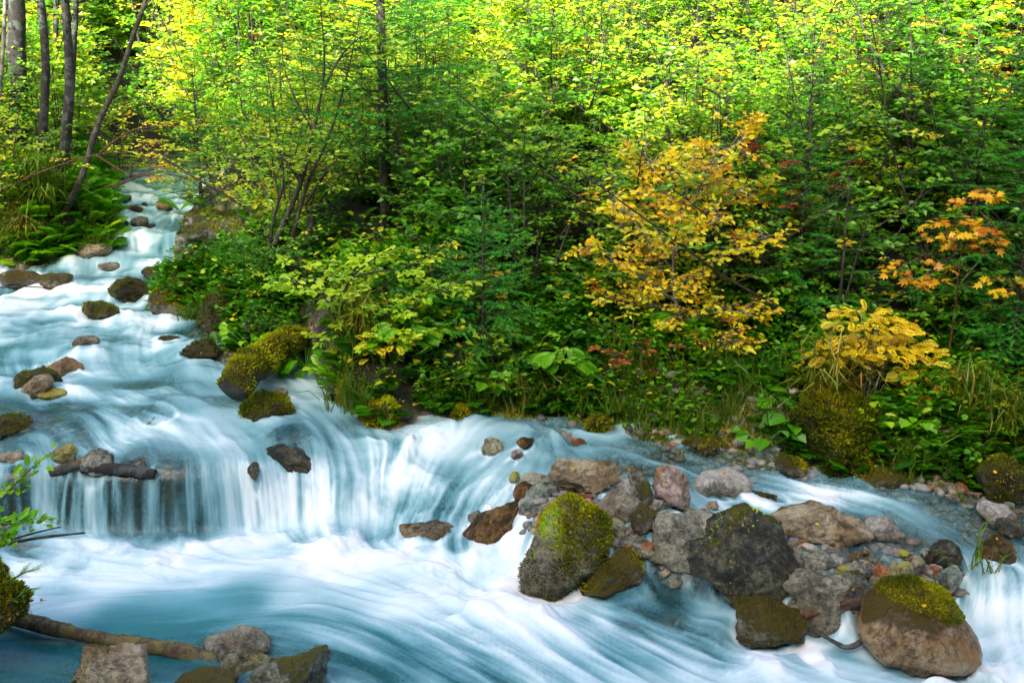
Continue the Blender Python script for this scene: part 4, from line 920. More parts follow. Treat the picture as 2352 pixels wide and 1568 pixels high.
def vpath(pts, Y, below=.1, dY=None):
    """stem drawn along points of the photograph at depth Y, with real wander in depth"""
    out = []
    for k, (x, y) in enumerate(pts):
        out.append(PY(x * V, y * V, Y + (0 if dY is None else dY[k])))
    out = np.array(out); g = gz(out[0][0], out[0][1])
    if out[0][2] > g: out = np.concatenate([[[out[0][0], out[0][1], g - below]], out])
    # densify
    s = np.linspace(0, len(out) - 1, (len(out) - 1) * 4 + 1); i = np.minimum(s.astype(int), len(out) - 2); f = s - i
    p0 = out[np.maximum(i - 1, 0)]; p1 = out[i]; p2 = out[i + 1]; p3 = out[np.minimum(i + 2, len(out) - 1)]; f = f[:, None]
    return .5 * (2 * p1 + (p2 - p0) * f + (2 * p0 - 5 * p1 + 4 * p2 - p3) * f ** 2 + (3 * p1 - p0 - 3 * p2 + p3) * f ** 3)
def rel(stems):
    o = stems[0][0][0].copy(); o[2] += .1
    return o, [(p - o, a, b) for p, a, b in stems]

def spruce(seed, h, w, nlay=16, tint=.45, bl=.16, low=.06):
    r = np.random.default_rng(seed); P = Plant()
    P.wood.add(*tube(np.array([[0, 0, -.1], [0, 0, h * .3], [.01, 0, h * .7], [0, 0, h]]), [.012 * h + .006, .01 * h, .006 * h, .003], 7), .5)
    for k in range(nlay):
        t = low + (1 - low) * k / nlay; z = h * t; R = w * (1 - t) ** .8 + .04
        n = int(5 + 3 * (1 - t))
        for j in range(n):
            az = 2 * math.pi * (j + r.random() * .6) / n + k * .7
            br = path([0, 0, z + r.normal(scale=.02)], az, r.uniform(-.15, .2) + .4 * t, R * r.uniform(.75, 1.1), r, 5, .06, -.03 + .05 * t)
            P.wood.add(*tube(br, np.linspace(.006, .0015, 5), 3), .5)
            L_ = np.linalg.norm(br[-1] - br[0]); m = max(2, int(L_ / (bl * .30)))
            ts = .12 + .88 * (np.arange(m) + .5) / m; u = ts * 4; i = np.minimum(u.astype(int), 3)
            pos = br[i] + (br[i + 1] - br[i]) * (u - i)[:, None]; dr = unit(br[i + 1] - br[i]); sd = np.where(np.arange(m) % 2, 1, -1)[:, None]
            sv = unit(np.cross(dr, [0, 0, 1.0])); d = unit(dr * .9 + sd * sv * .75 + r.normal(scale=.12, size=(m, 3)) + [0, 0, -.12]); d[-1] = dr[-1]
            P.pos.append(pos); P.d.append(d); P.up.append(unit(np.array([0, 0, 1.0]) + r.normal(scale=.2, size=(m, 3)) + [0, -.25, 0]))
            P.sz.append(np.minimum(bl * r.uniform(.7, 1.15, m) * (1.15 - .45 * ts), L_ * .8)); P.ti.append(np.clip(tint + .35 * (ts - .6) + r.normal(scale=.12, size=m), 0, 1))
    return P
def build_spruce(P, label, loc, rz=0, sc=1.0, group=None):
    t = thing('spruce_tree', label, 'spruce', loc, group); t.rotation_euler[2] = rz; t.scale = (sc,) * 3
    P.wood.build('trunk', BARKD, t)
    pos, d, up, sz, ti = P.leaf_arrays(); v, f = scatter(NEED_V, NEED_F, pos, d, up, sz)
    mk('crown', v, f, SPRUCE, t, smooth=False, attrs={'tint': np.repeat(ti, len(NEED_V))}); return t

# ------------------------------------------------------------------ trees and shrubs that one can tell apart
# trunks of the left bank
def trunk_tree(label, pts, Y, w0, w1, bark, seed, name='leafy_tree', cat='tree', leaves=YELG, crown=True, ext=2.2):
    p = vpath(pts, Y)
    a, b = w0 * V / F * Y / 2, w1 * V / F * Y / 2
    last = p[-1]; dr = unit(p[-1] - p[-5]); more = np.array([last + dr * ext * k / 4 + [0, 0, .1 * k] for k in range(1, 5)])
    P = Plant()
    if crown:
        P = grow([(np.concatenate([p[-4:], more]), b, b * .45)], seed, nb=10, tb=.3, spread=1.6, ntw=7, lsize=.075, gap=.75, tint=.5)
        full = Acc(); full.add(*tube(np.concatenate([p, more[:1]]), np.concatenate([np.linspace(a, b, len(p)), [b]]), 12, .16, seed), .5)
        full.v += P.wood.v; full.f += [f_ + full.n - 0 for f_ in []]
        off = full.n
        v2, f2, a2 = P.wood.out(); full.v = full.v[:1]; full.add(v2, f2, a2)
        P.wood = full
    o = p[0].copy(); 
    P.wood.v = [v_ - o for v_ in P.wood.v]; P.pos = [q - o for q in P.pos]
    return build_plant(name, P, label, cat, leaves, bark, o, wood='trunk', leafn='crown', tmpl='leaf4')
trunk_tree('thickest dark grey trunk at the left edge, standing on the bank above the stream', [(42,375),(44,250),(38,100),(38,0)], 14.5, 44, 36, BARK, 1001)
trunk_tree('slim grey trunk with a slight bend, just right of the thickest trunk', [(78,452),(92,380),(102,250),(104,130),(94,0)], 13.4, 22, 16, BARK, 1002)
trunk_tree('grey trunk with pale lichen that bends near its foot, middle of the left group', [(112,470),(125,420),(148,340),(160,200),(156,100),(150,0)], 13.0, 26, 17, BARK, 1003)
trunk_tree('thin straight dark trunk close behind the bent lichen trunk', [(152,410),(158,330),(166,180),(172,60),(175,0)], 13.6, 13, 13, BARK, 1004)
trunk_tree('long dark trunk leaning far to the right over the stream', [(90,565),(140,500),(190,400),(225,285),(270,190),(300,100),(335,0)], 12.6, 17, 9, BARKD, 1005)
trunk_tree('thin pale trunk at the very left edge of the wood', [(-10,330),(0,200),(8,100),(12,0)], 13.2, 10, 8, BARKP, 1006)
trunk_tree('thin trunk in the shade behind the slim grey trunk', [(132,400),(134,250),(128,100),(130,0)], 16.5, 14, 11, BARK, 1007)

# the yellow beech
def raw(pts, Y, dY=None, n=4):
    out = np.array([PY(x * V, y * V, Y + (0 if dY is None else dY[k])) for k, (x, y) in enumerate(pts)])
    s = np.linspace(0, len(out) - 1, (len(out) - 1) * n + 1); i = np.minimum(s.astype(int), len(out) - 2); f = (s - i)[:, None]
    p0 = out[np.maximum(i - 1, 0)]; p1 = out[i]; p2 = out[i + 1]; p3 = out[np.minimum(i + 2, len(out) - 1)]
    return .5 * (2 * p1 + (p2 - p0) * f + (2 * p0 - 5 * p1 + 4 * p2 - p3) * f ** 2 + (3 * p1 - p0 - 3 * p2 + p3) * f ** 3)
def drawn(name, label, cat, mat, bark, trunk, Y, w0, limbs, seed, dY=None, gen=None, trunk_r1=.005, extra=None, tmpl='leaf', group=None, trunkleaf=True):
    tp = vpath(trunk, Y, dY=dY); sc_ = V / F * Y / 2
    stems = [(tp, w0 * sc_, trunk_r1)] if trunkleaf else []
    for pts, w in limbs:
        k = np.linspace(0, 1, len(pts)); rr = np.random.default_rng(seed + len(stems)); dz = rr.normal(scale=.35)
        stems.append((raw(pts, Y, list(dz * k)), w * sc_, .0022))
    o = tp[0].copy()
    P = grow([(p - o, a, b) for p, a, b in stems], seed, **(gen or {}))
    if not trunkleaf: P.wood.add(*tube(tp - o, np.linspace(w0 * sc_, trunk_r1, len(tp)), 7, .15, seed), .5)
    return build_plant(name, P, label, cat, mat, bark, o, tmpl=tmpl, wood='trunk', leafn='crown', group=group)
drawn('beech_tree', 'golden yellow young beech with a white bent trunk, leaning over the dark bank', 'tree', GOLD, BARKP,
      [(1640,945),(1612,880),(1590,810),(1566,740),(1552,690),(1545,620),(1562,520),(1580,430),(1600,330)], 8.0, 15,
      [([(1550,690),(1480,640),(1420,600),(1350,560)], 7), ([(1550,660),(1640,600),(1710,560),(1770,540)], 7), ([(1547,620),(1480,540),(1440,490),(1400,460)], 7), ([(1560,540),(1640,470),(1700,440),(1755,455)], 7),
       ([(1570,480),(1520,430),(1500,390),(1480,350)], 6), ([(1585,420),(1650,370),(1690,320),(1720,280)], 6), ([(1560,740),(1640,720),(1700,715),(1760,735)], 6), ([(1560,720),(1500,700),(1450,690),(1370,670)], 6), ([(1590,800),(1640,790),(1680,780)], 4),
       ([(1575,500),(1600,450),(1620,400),(1650,340)], 6), ([(1550,600),(1560,560),(1600,530),(1660,500)], 6)], 2001,
      gen=dict(nb=24, tb=.08, spread=.42, ntw=6, lsize=.056, gap=.8, el=(-.5, .95), tint=.74, tvar=.26, sprn=.85, droop=0.0))
drawn('leafy_tree', 'many stemmed slender green tree on the right, stems fanning out to the top edge', 'tree', MIDG, BARKD,
      [(2145,580),(2120,450),(2090,350),(2075,230),(2010,130),(1960,0)], 9.0, 19,
      [([(2145,560),(2130,420),(2110,330),(2095,200),(2092,100),(2090,-60)], 14), ([(2140,520),(2095,460),(2060,360),(2000,250),(1975,160),(1950,20)], 10), ([(2130,590),(2090,540),(2100,400),(2120,200),(2130,0)], 8), ([(2075,235),(2020,180),(1985,80),(1975,-30)], 8), ([(2040,200),(1970,210),(1930,205)], 4), ([(2110,300),(2150,180),(2170,60)], 6)], 2002,
      gen=dict(nb=9, tb=.42, spread=.75, ntw=6, lsize=.06, gap=.85, el=(-.1, .6), tint=.45, tvar=.15))
drawn('leafy_tree', 'tall open tree with dark crossing stems and fresh green leaves, right of the upper fall', 'tree', YELG, BARKD,
      [(600,640),(640,540),(690,420),(720,300),(745,160),(735,0)], 9.8, 19,
      [([(660,600),(700,440),(760,300),(800,160),(830,20)], 11), ([(620,640),(625,520),(650,420),(640,330),(620,200),(600,60)], 9), ([(700,470),(760,380),(830,320),(890,260)], 8), ([(690,420),(640,350),(590,310)], 6), ([(745,200),(790,120),(860,60)], 7), ([(720,300),(680,230),(650,140),(655,40)], 6)], 2003,
      gen=dict(nb=11, tb=.22, spread=.85, ntw=6, lsize=.058, gap=.8, el=(-.15, .6), tint=.42, tvar=.16))
drawn('leafy_shrub', 'bright lime shrub whose leafy sprays arch low over the bank beside the log', 'shrub', LIME, BARK,
      [(760,920),(790,860),(790,790),(775,720),(760,640)], 8.15, 9,
      [([(785,800),(850,700),(900,640),(960,600),(1020,590)], 7), ([(780,760),(740,660),(700,620),(650,600)], 7), ([(780,740),(800,650),(850,600),(900,570)], 6), ([(880,810),(920,740),(980,680),(1050,650)], 6), ([(770,700),(820,620),(880,580)], 6), ([(780,760),(830,730),(900,720),(940,700)], 5), ([(790,840),(850,790),(900,770),(940,760)], 5), ([(770,680),(700,660),(660,640)], 5), ([(800,640),(900,620),(1000,660),(1040,680)], 5)], 2004,
      gen=dict(nb=10, tb=.2, spread=.36, ntw=6, lsize=.066, gap=.6, el=(-.2, .35), tint=.55, tvar=.14, sprn=.4))
drawn('leafy_shrub', 'dense green shrub filling the middle of the bank, between the dark spruce and the beech', 'shrub', GREEN, BARKD,
      [(1230,760),(1225,640),(1215,540),(1190,440),(1180,350)], 9.3, 12,
      [([(1230,700),(1150,600),(1080,520),(1020,480),(980,470)], 9), ([(1225,640),(1300,520),(1350,450),(1400,400)], 9), ([(1230,650),(1250,500),(1270,400),(1290,330)], 9), ([(1220,620),(1130,480),(1080,400),(1040,340)], 9), ([(1230,740),(1330,640),(1380,560),(1420,500)], 8), ([(1230,700),(1190,640),(1140,620),(1060,600)], 7), ([(1235,720),(1300,660),(1350,620)], 6), ([(1180,420),(1130,350),(1110,300)],6), ([(1230,760),(1260,700),(1330,700)], 6)], 2005,
      gen=dict(nb=10, tb=.15, spread=.55, ntw=6, lsize=.062, gap=.72, el=(-.15, .6), tint=.55, tvar=.15))
drawn('maple_sapling', 'slender maple sapling with large orange and yellow lobed leaves, near the right edge', 'sapling', AMBER, BARKR,
      [(2160,900),(2180,800),(2195,700),(2205,600),(2230,500),(2250,440)], 7.5, 5,
      [([(2205,620),(2150,580),(2090,600),(2065,625)], 3), ([(2215,560),(2180,530),(2160,545)], 3), ([(2235,500),(2200,500),(2170,515)], 3), ([(2240,480),(2270,500),(2285,530)], 3), ([(2200,660),(2260,650),(2310,640),(2330,670)], 3), ([(2250,450),(2262,440)], 3), ([(2190,650),(2140,640),(2100,650)], 3), ([(2215,560),(2260,540),(2285,560)], 3)], 2006,
      gen=dict(nb=6, tb=.5, spread=.2, ntw=1, lsize=.085, gap=.6, el=(-.3, .1), tint=.5, tvar=.3, sprn=.5, taper=.1), tmpl='maple')
drawn('leafy_shrub', 'twiggy shrub with rusty red brown leaves, behind the top of the golden beech', 'shrub', RUST, BARKD,
      [(1900,600),(1900,500),(1880,440),(1840,400),(1790,370)], 8.5, 7,
      [([(1890,470),(1930,400),(1960,370)], 5), ([(1880,450),(1820,420),(1770,410)], 5), ([(1840,400),(1760,350),(1730,320)], 4), ([(1895,520),(1840,490),(1800,440)], 4)], 2007,
      gen=dict(nb=6, tb=.3, spread=.3, ntw=4, lsize=.07, gap=.8, el=(-.4, .3), tint=.5, tvar=.2))
drawn('leafy_shrub', 'low rusty red leaved shrub in the shade at the left foot of the golden beech', 'shrub', RUST, BARKD,
      [(1520,930),(1500,860),(1480,810),(1450,780)], 7.75, 4,
      [([(1500,850),(1550,800),(1600,780)], 3), ([(1490,830),(1430,820),(1390,800)], 3), ([(1510,890),(1570,870),(1610,860)], 3)], 2014,
      gen=dict(nb=5, tb=.3, spread=.2, ntw=4, lsize=.05, gap=.9, el=(-.3, .4), tint=.6, tvar=.25))
drawn('leafy_tree', 'fan of thin dark stems rising out of the bushes at the top, centre right', 'tree', YELG, BARKD,
      [(1340,400),(1345,260),(1355,140),(1330,0)], 11.2, 12,
      [([(1340,300),(1310,160),(1290,60),(1275,-20)], 6), ([(1350,280),(1375,160),(1395,60),(1400,-20)], 7), ([(1345,300),(1400,180),(1440,80),(1460,-20)], 7), ([(1340,330),(1280,220),(1240,120)], 5)], 2008,
      gen=dict(nb=9, tb=.3, spread=.8, ntw=6, lsize=.065, gap=.9, tint=.45, tvar=.18))
drawn('leafy_tree', 'single upright dark trunk right of the fan of thin stems, with light green sprays', 'tree', LIME, BARKD,
      [(1588,420),(1590,300),(1592,180),(1600,60),(1605,-30)], 11.4, 15,
      [([(1590,260),(1640,160),(1690,60),(1720,-20)], 6), ([(1590,280),(1550,180),(1530,80),(1540,-20)], 6), ([(1590,330),(1680,240),(1720,150)], 5)], 2009,
      gen=dict(nb=10, tb=.25, spread=.8, ntw=6, lsize=.065, gap=.9, tint=.4, tvar=.18))
drawn('leafy_tree', 'yellow leaved branch reaching out over the far stream from the left', 'tree', YELG, BARKR,
      [(-20,470),(40,420),(120,385),(220,355),(300,350),(400,360)], 12.2, 6,
      [([(220,355),(300,400),(380,400),(430,410)], 4), ([(300,350),(360,330),(420,340)], 4), ([(240,430),(300,410),(350,385),(400,380)], 4), ([(230,350),(300,300),(380,290),(440,290)], 5)], 2010,
      gen=dict(nb=7, tb=.4, spread=.45, ntw=5, lsize=.055, gap=.7, el=(-.3, .3), tint=.72, tvar=.12))
drawn('leafy_shrub', 'small leafy shrub with yellowing leaves rooted on top of the huge grey boulder', 'shrub', YELG, BARKD,
      [(500,560),(495,500),(480,440),(465,400)], 13.0, 6,
      [([(485,480),(430,460),(400,440)], 4), ([(480,460),(530,420),(560,390)], 4), ([(490,520),(520,500),(560,540)], 4), ([(470,440),(430,410),(400,420)], 4)], 2011,
      gen=dict(nb=6, tb=.2, spread=.38, ntw=5, lsize=.055, gap=.7, el=(-.2, .4), tint=.5, tvar=.15))
drawn('leafy_shrub', 'yellowing green shrub with orange tipped leaves, left of the golden beech', 'shrub', YELG, BARKD,
      [(1010,860),(1030,760),(1060,680),(1090,610)], 8.8, 6,
      [([(1040,740),(1110,660),(1150,610)], 4), ([(1060,680),(1020,620),(1000,560)], 4), ([(1030,760),(960,720),(900,740)], 4), ([(1040,720),(1120,700),(1160,660)], 4)], 2012,
      gen=dict(nb=6, tb=.2, spread=.32, ntw=5, lsize=.055, gap=.75, el=(-.3, .4), tint=.75, tvar=.18))
drawn('leafy_shrub', 'yellow green saplings below the many stemmed tree, behind the maple sapling', 'shrub', LIME, BARKD,
      [(2230,700),(2240,560),(2220,440),(2190,370)], 9.2, 6,
      [([(2230,480),(2280,420),(2310,400)], 4), ([(2220,440),(2170,390),(2150,350)], 4), ([(2235,520),(2190,460),(2160,440)], 4)], 2013,
      gen=dict(nb=8, tb=.2, spread=.42, ntw=5, lsize=.065, gap=.7, el=(-.2, .4), tint=.5, tvar=.15))
# spruces
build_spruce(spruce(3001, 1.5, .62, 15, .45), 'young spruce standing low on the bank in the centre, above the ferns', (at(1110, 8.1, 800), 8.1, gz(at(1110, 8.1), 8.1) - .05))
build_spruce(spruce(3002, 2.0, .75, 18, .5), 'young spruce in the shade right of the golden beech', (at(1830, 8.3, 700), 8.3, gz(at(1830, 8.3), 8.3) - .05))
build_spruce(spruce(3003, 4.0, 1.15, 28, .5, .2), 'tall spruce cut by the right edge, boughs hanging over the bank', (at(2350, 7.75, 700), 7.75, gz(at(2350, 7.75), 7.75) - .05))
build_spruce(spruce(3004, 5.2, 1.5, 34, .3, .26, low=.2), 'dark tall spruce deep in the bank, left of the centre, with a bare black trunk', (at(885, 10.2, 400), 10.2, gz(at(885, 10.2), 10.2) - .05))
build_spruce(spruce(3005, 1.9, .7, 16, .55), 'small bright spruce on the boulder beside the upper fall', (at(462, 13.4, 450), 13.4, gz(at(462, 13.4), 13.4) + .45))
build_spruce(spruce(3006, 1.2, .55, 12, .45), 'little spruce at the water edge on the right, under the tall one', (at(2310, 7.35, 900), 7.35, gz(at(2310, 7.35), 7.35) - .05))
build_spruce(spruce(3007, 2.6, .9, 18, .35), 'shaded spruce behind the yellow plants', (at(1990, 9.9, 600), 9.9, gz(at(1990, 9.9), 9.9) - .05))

# prototypes for the shrubs of the wood
protos = [grow(cstems(1, 6, 2.2, .28), 11, nb=13, spread=.75, tint=.5),
          grow(cstems(2, 5, 2.6, .22), 12, nb=14, spread=.85, tint=.5, lsize=.06),
          grow(cstems(3, 8, 1.6, .45), 13, nb=9, spread=.6, tint=.5, tb=.12),
          grow(cstems(4, 4, 3.4, .14, .03), 14, nb=18, spread=.95, tint=.5, lsize=.06),
          grow(cstems(5, 7, 1.2, .55, .012), 15, nb=8, spread=.5, tint=.5, tb=.1, lsize=.05)]
PH = [2.2, 2.6, 1.6, 3.4, 1.2]
def shrub(label, pi, px, top, Y, mat, seed, cat='shrub', widen=1.0, name='leafy_shrub'):
    x, z, h = place_xyh(px, top, Y); s = h / PH[pi]
    t = SRC.get(pi); sc = (min(s * widen, 1.6), min(s * widen, 1.6), s)
    if t is None:
        t = build_plant(name, protos[pi], label, cat, mat, BARKD, (x, Y, z), seed * 1.7, sc); SRC[pi] = t; MATS[pi] = mat; return t
    return copy_thing(t, label, (x, Y, z), seed * 1.7, sc, mat)
SRC, MATS = {}, {}
shrub('low green shrub behind the pointed boulder, at the foot of the tall open tree', 4, 560, 600, 10.2, GREEN, 1)
shrub('yellow green shrub overhanging the right bank above the pointed boulder', 4, 470, 640, 10.4, YELG, 2)
shrub('dark green shrub behind the mossy log', 2, 640, 640, 9.2, GREEN, 3)
shrub('shrub in the shade between the lime shrub and the central young spruce', 4, 960, 760, 8.6, GREEN, 4)
shrub('low leafy shrub at the foot of the white beech trunk', 4, 1500, 800, 8.7, GREEN, 5)
shrub('green shrub left of the white beech trunk, dark inside', 2, 1400, 640, 9.2, GREEN, 6)
shrub('green shrub between the golden beech and the young spruce', 0, 1760, 520, 9.8, GREEN, 7)
shrub('leafy green shrub left of the many stemmed tree', 1, 1960, 380, 10.4, MIDG, 8)
shrub('leafy green shrub right of the many stemmed tree', 1, 2260, 330, 10.2, MIDG, 9)
shrub('shrub with pale sprays above the golden beech', 3, 1700, 180, 11.8, MIDG, 10)
shrub('fresh green shrub rising over the centre of the wood', 3, 1130, 180, 11.4, MIDG, 11)
shrub('bushy shrub right above the dense central shrub', 1, 1420, 300, 10.9, GREEN, 12)
shrub('tall leafy shrub left of the dark tall spruce', 3, 640, 120, 12.4, MIDG, 13)
shrub('tall pale shrub standing over the far end of the stream', 3, 470, 80, 15.5, YELG, 14)
shrub('yellow green shrub over the left bank behind the leaning trunk', 1, 260, 180, 16.5, YELG, 15)
shrub('light green shrub behind the group of grey trunks', 3, 110, 60, 17.5, MIDG, 16)
shrub('low shrub under the grey trunks on the left bank', 4, 150, 430, 13.0, GREEN, 17)
shrub('small shrub at the left edge of the bank above the grass', 4, 10, 430, 12.8, MIDG, 18)
shrub('shrub hanging over the left side of the upper fall', 4, 225, 470, 13.0, YELG, 19)
shrub('dark shrub under the tall spruce at the right edge', 4, 2200, 880, 7.6, GREEN, 20)
shrub('tall yellow green shrub in the upper right corner', 3, 2330, 40, 13.0, LIME, 21)
shrub('sunlit shrub above the many stemmed tree', 3, 1850, 30, 13.5, LIME, 22)
shrub('bushy shrub left of the fan of thin stems', 3, 980, 60, 12.8, YELG, 23)
shrub('green shrub rising right of the golden beech crown', 2, 1850, 440, 9.9, MIDG, 24)

# ------------------------------------------------------------------ the rest of the wood: uncountable leaf mass on the slope
def mass(name, label, items, mat, seed, wood=True):
    r = np.random.default_rng(seed); A4 = []; F4 = []; T4 = []; n = 0; Wd = Acc()
    for (x, y, z, sc, pi, rz, ti, lam) in items:
        P = protos[pi]; pos, d, up, sz, tt_ = P.leaf_arrays()
        k = r.random(len(pos)) < lam
        c, s = math.cos(rz), math.sin(rz); R = np.array([[c, s, 0], [-s, c, 0], [0, 0, 1.0]])
        pos = (pos[k] * sc) @ R + [x, y, z]; d = d[k] @ R; up_ = unit(up[k] * [1, 1, 1] + [0, 0, 0])
        szz = sz[k] * r.choice([.72, .9, 1.1, 1.4]) * max(.9, sc ** .3) * (1.0 + .035 * max(0, y - 9)) * 1.25
        v, f = scatter(LEAF4_V, LEAF4_F, pos, d, up_, szz); A4.append(v); F4.append(f + n); n += len(v)
        T4.append(np.repeat(np.clip(tt_[k] + ti, 0, 1), 4))
        if wood:
            wv, wf_, wa = P.wood.out(); Wd.add((wv * sc) @ R + [x, y, z], wf_)
    o = mk(name, np.concatenate(A4), np.concatenate(F4), mat, smooth=False, attrs={'tint': np.concatenate(T4)}); tag(o, label, 'undergrowth', kind='stuff')
    if wood: mk('twigs', *Wd.out()[:2], BARKD, parent=o)
    return o
items = {'a': [], 'b': [], 'c': [], 'd': []}
r = np.random.default_rng(77)
tries = 0; placed = []
KEEP = [(345, 600, 12.9), (1960, 2150, 9.1), (1260, 1420, 10.6), (640, 800, 9.9), (790, 990, 10.3), (1380, 1760, 8.5), (620, 1060, 8.25), (2050, 2340, 7.6), (1880, 2160, 7.7), (500, 720, 9.0), (1230, 1300, 8.4), (2230, 2500, 8.2), (1060, 1160, 8.4), (1760, 1900, 8.6)]
while len(placed) < 520 and tries < 60000:
    tries += 1
    y = 6.6 + 19 * r.random() ** 1.7; a = r.uniform(-.66, .68); x = a * y
    s = float(samp(CH, np.array([x]), np.array([y]))[0])
    if s > (-.14 if y < 12 else -.3): continue
    md = .30 + .07 * max(0, y - 8)
    if any(p0 < x / y * F / V + 1176 < p1 and y < ym for p0, p1, ym in KEEP): continue
    if any((x - q[0]) ** 2 + (y - q[1]) ** 2 < md * md for q in placed): continue
    placed.append((x, y))
    near_ = s > -1.0 and y < 12
    pi = 4 if near_ else int(r.choice([0, 1, 2, 2, 4])); sc = r.uniform(.45, .7) if near_ else r.uniform(.6, 1.0)
    if y > 15: pi = int(r.choice([0, 1, 1, 2, 3])); 
    z = gz(x, y) - .08
    left = x < -1.2 - (y - 10) * .05
    up = y > 12.5
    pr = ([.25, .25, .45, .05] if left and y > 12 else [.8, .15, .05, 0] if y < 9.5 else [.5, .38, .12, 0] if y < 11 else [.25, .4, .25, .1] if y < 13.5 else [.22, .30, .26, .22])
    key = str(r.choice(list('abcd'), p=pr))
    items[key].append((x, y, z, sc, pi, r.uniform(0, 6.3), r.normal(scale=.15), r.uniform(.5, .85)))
far_n = 0
while far_n < 150:
    y = r.uniform(17, 33); a = r.uniform(-.7, .7) if r.random() < .5 else r.uniform(-.62, -.05); x = a * y
    if y < 23 and float(samp(CH, np.array([x]), np.array([y]))[0]) > -.3: continue
    items[str(r.choice(list('abcd'), p=[.3, .3, .25, .15]))].append((x, y, gz(x, y) - .1, r.uniform(.9, 1.4), int(r.choice([0, 1, 3])), r.uniform(0, 6.3), r.normal(scale=.12), .6)); far_n += 1
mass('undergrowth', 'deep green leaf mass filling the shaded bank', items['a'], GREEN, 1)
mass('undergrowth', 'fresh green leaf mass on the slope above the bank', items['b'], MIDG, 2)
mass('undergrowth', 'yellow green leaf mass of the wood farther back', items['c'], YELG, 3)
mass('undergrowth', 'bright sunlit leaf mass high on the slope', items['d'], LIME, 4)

# ------------------------------------------------------------------ low plants of the bank
LOGW = np.array([PW(x * V, y * V)[:2] + np.array([0, dy]) for x, y, dy in [(548, 935, .05), (590, 930, .45), (640, 930, .8), (690, 925, 1.1)]])
def near_log(x, y):
    b = np.full(np.shape(x), 9.0)
    for k in range(len(LOGW) - 1):
        for t in (0, .5, 1):
            p = LOGW[k] * (1 - t) + LOGW[k + 1] * t; b = np.minimum(b, np.where(y < p[1], np.abs(x - p[0]) * .9, np.hypot(x - p[0], y - p[1])))
    return b < .24
def bank_points(n, seed, ymin, ymax, dmin, dmax, amin=-.62, amax=.62, cond=None):
    r = np.random.default_rng(seed); out = []
    while len(out) < n:
        y = r.uniform(ymin, ymax, 4000); a = r.uniform(amin, amax, 4000); x = a * y; s = -samp(CH, x, y)
        k = (s > dmin) & (s < dmin + (dmax - dmin) * r.random(4000) ** .7) & ~near_log(x, y) & ~((x / y * F / V + 1176 > 375) & (x / y * F / V + 1176 < 560) & (y > 10.6) & (y < 12.9)) & (fbm2(x * 2.2, y * 2.2, 2, seed + 40) > -.28)
        if cond is not None: k &= cond(x, y)
        out += list(zip(x[k], y[k]))
    out = np.array(out[:n]); z = ground(out[:, 0], out[:, 1]); return np.column_stack([out, z])
def cover(name, label, pts, tv, tf, size, mat, seed, lean=(.2, .9), out_bias=.6, tint=.5, per=1, lift=.0, cat='undergrowth'):
    r = np.random.default_rng(seed); P0 = np.repeat(pts, per, 0); n = len(P0)
    # lean away from the slope, toward the water
    gx_ = (samp(CH, P0[:, 0] + .1, P0[:, 1]) - samp(CH, P0[:, 0] - .1, P0[:, 1])); gy_ = (samp(CH, P0[:, 0], P0[:, 1] + .1) - samp(CH, P0[:, 0], P0[:, 1] - .1))
    g = unit(np.column_stack([gx_, gy_, np.zeros(n)])); az = r.uniform(0, 2 * np.pi, n)
    h = np.column_stack([np.cos(az), np.sin(az), np.zeros(n)]) + out_bias * g; d = unit(unit(h) + np.array([0, 0, 1]) * r.uniform(lean[0], lean[1], n)[:, None])
    s_ = size * r.uniform(.55, 1.2, n)
    base_ = P0 + np.column_stack([r.normal(scale=.03, size=n), r.normal(scale=.03, size=n), lift * r.random(n)])
    v, f = scatter(tv, tf, base_, d, np.tile([0, 0, 1.0], (n, 1)) + r.normal(scale=.25, size=(n, 3)), s_)
    ti = np.clip(tint + r.normal(scale=.17, size=n) + .2 * fbm3(P0 * 1.5, 2, seed), 0, 1)
    ti = np.repeat(ti, len(tv)); o = mk(name, v, f, mat, smooth=False, attrs={'tint': ti}); return tag(o, label, cat, kind='stuff')
BIGV = LEAF_V * [1, 1.35, 1.3]
bp = bank_points(1700, 5, 6.3, 12.5, .0, 1.6)
cover('undergrowth', 'ferns and feathery herbs crowding the foot of the far bank', bp, FROND_V, FROND_F, 0.20, GREEN, 6, tint=.28, per=2)
bp = bank_points(3800, 7, 6.3, 13, -.03, 1.5)
cover('undergrowth', 'small broad leaved herbs covering the bank', bp, BIGV, LEAF_F, .055, MIDG, 8, tint=.18, per=6, lift=.34, lean=(-.2, .9))
bp = bank_points(900, 9, 6.4, 15, -.02, 2.4)
cover('undergrowth', 'scattered yellowed leaves and herbs low on the bank', bp, BIGV, LEAF_F, .07, YELG, 10, tint=.8, per=3, lift=.35, lean=(-.3, .8))
bp = bank_points(150, 11, 6.2, 9.5, -.05, .5)
cover('undergrowth', 'long grass blades hanging over the edge of the bank', bp, BLADE_V, BLADE_F, .36, GRASS, 12, tint=.4, per=9, lean=(.3, 1.3), out_bias=.9, cat='grass')
lb = bank_points(260, 13, 11.5, 14.5, -.05, 1.6, -.75, -.37)
cover('undergrowth', 'tufts of green and orange grass hanging from the left bank', lb, BLADE_V, BLADE_F, .34, GRASS, 14, tint=.28, per=12, lean=(.1, .9), out_bias=1.2, cat='grass')
lb = bank_points(900, 15, 11.5, 17, -.05, 2.6, -.75, -.33)
cover('undergrowth', 'herbs and ferns covering the left bank', lb, FROND_V, FROND_F, .34, MIDG, 16, tint=.4, per=2)
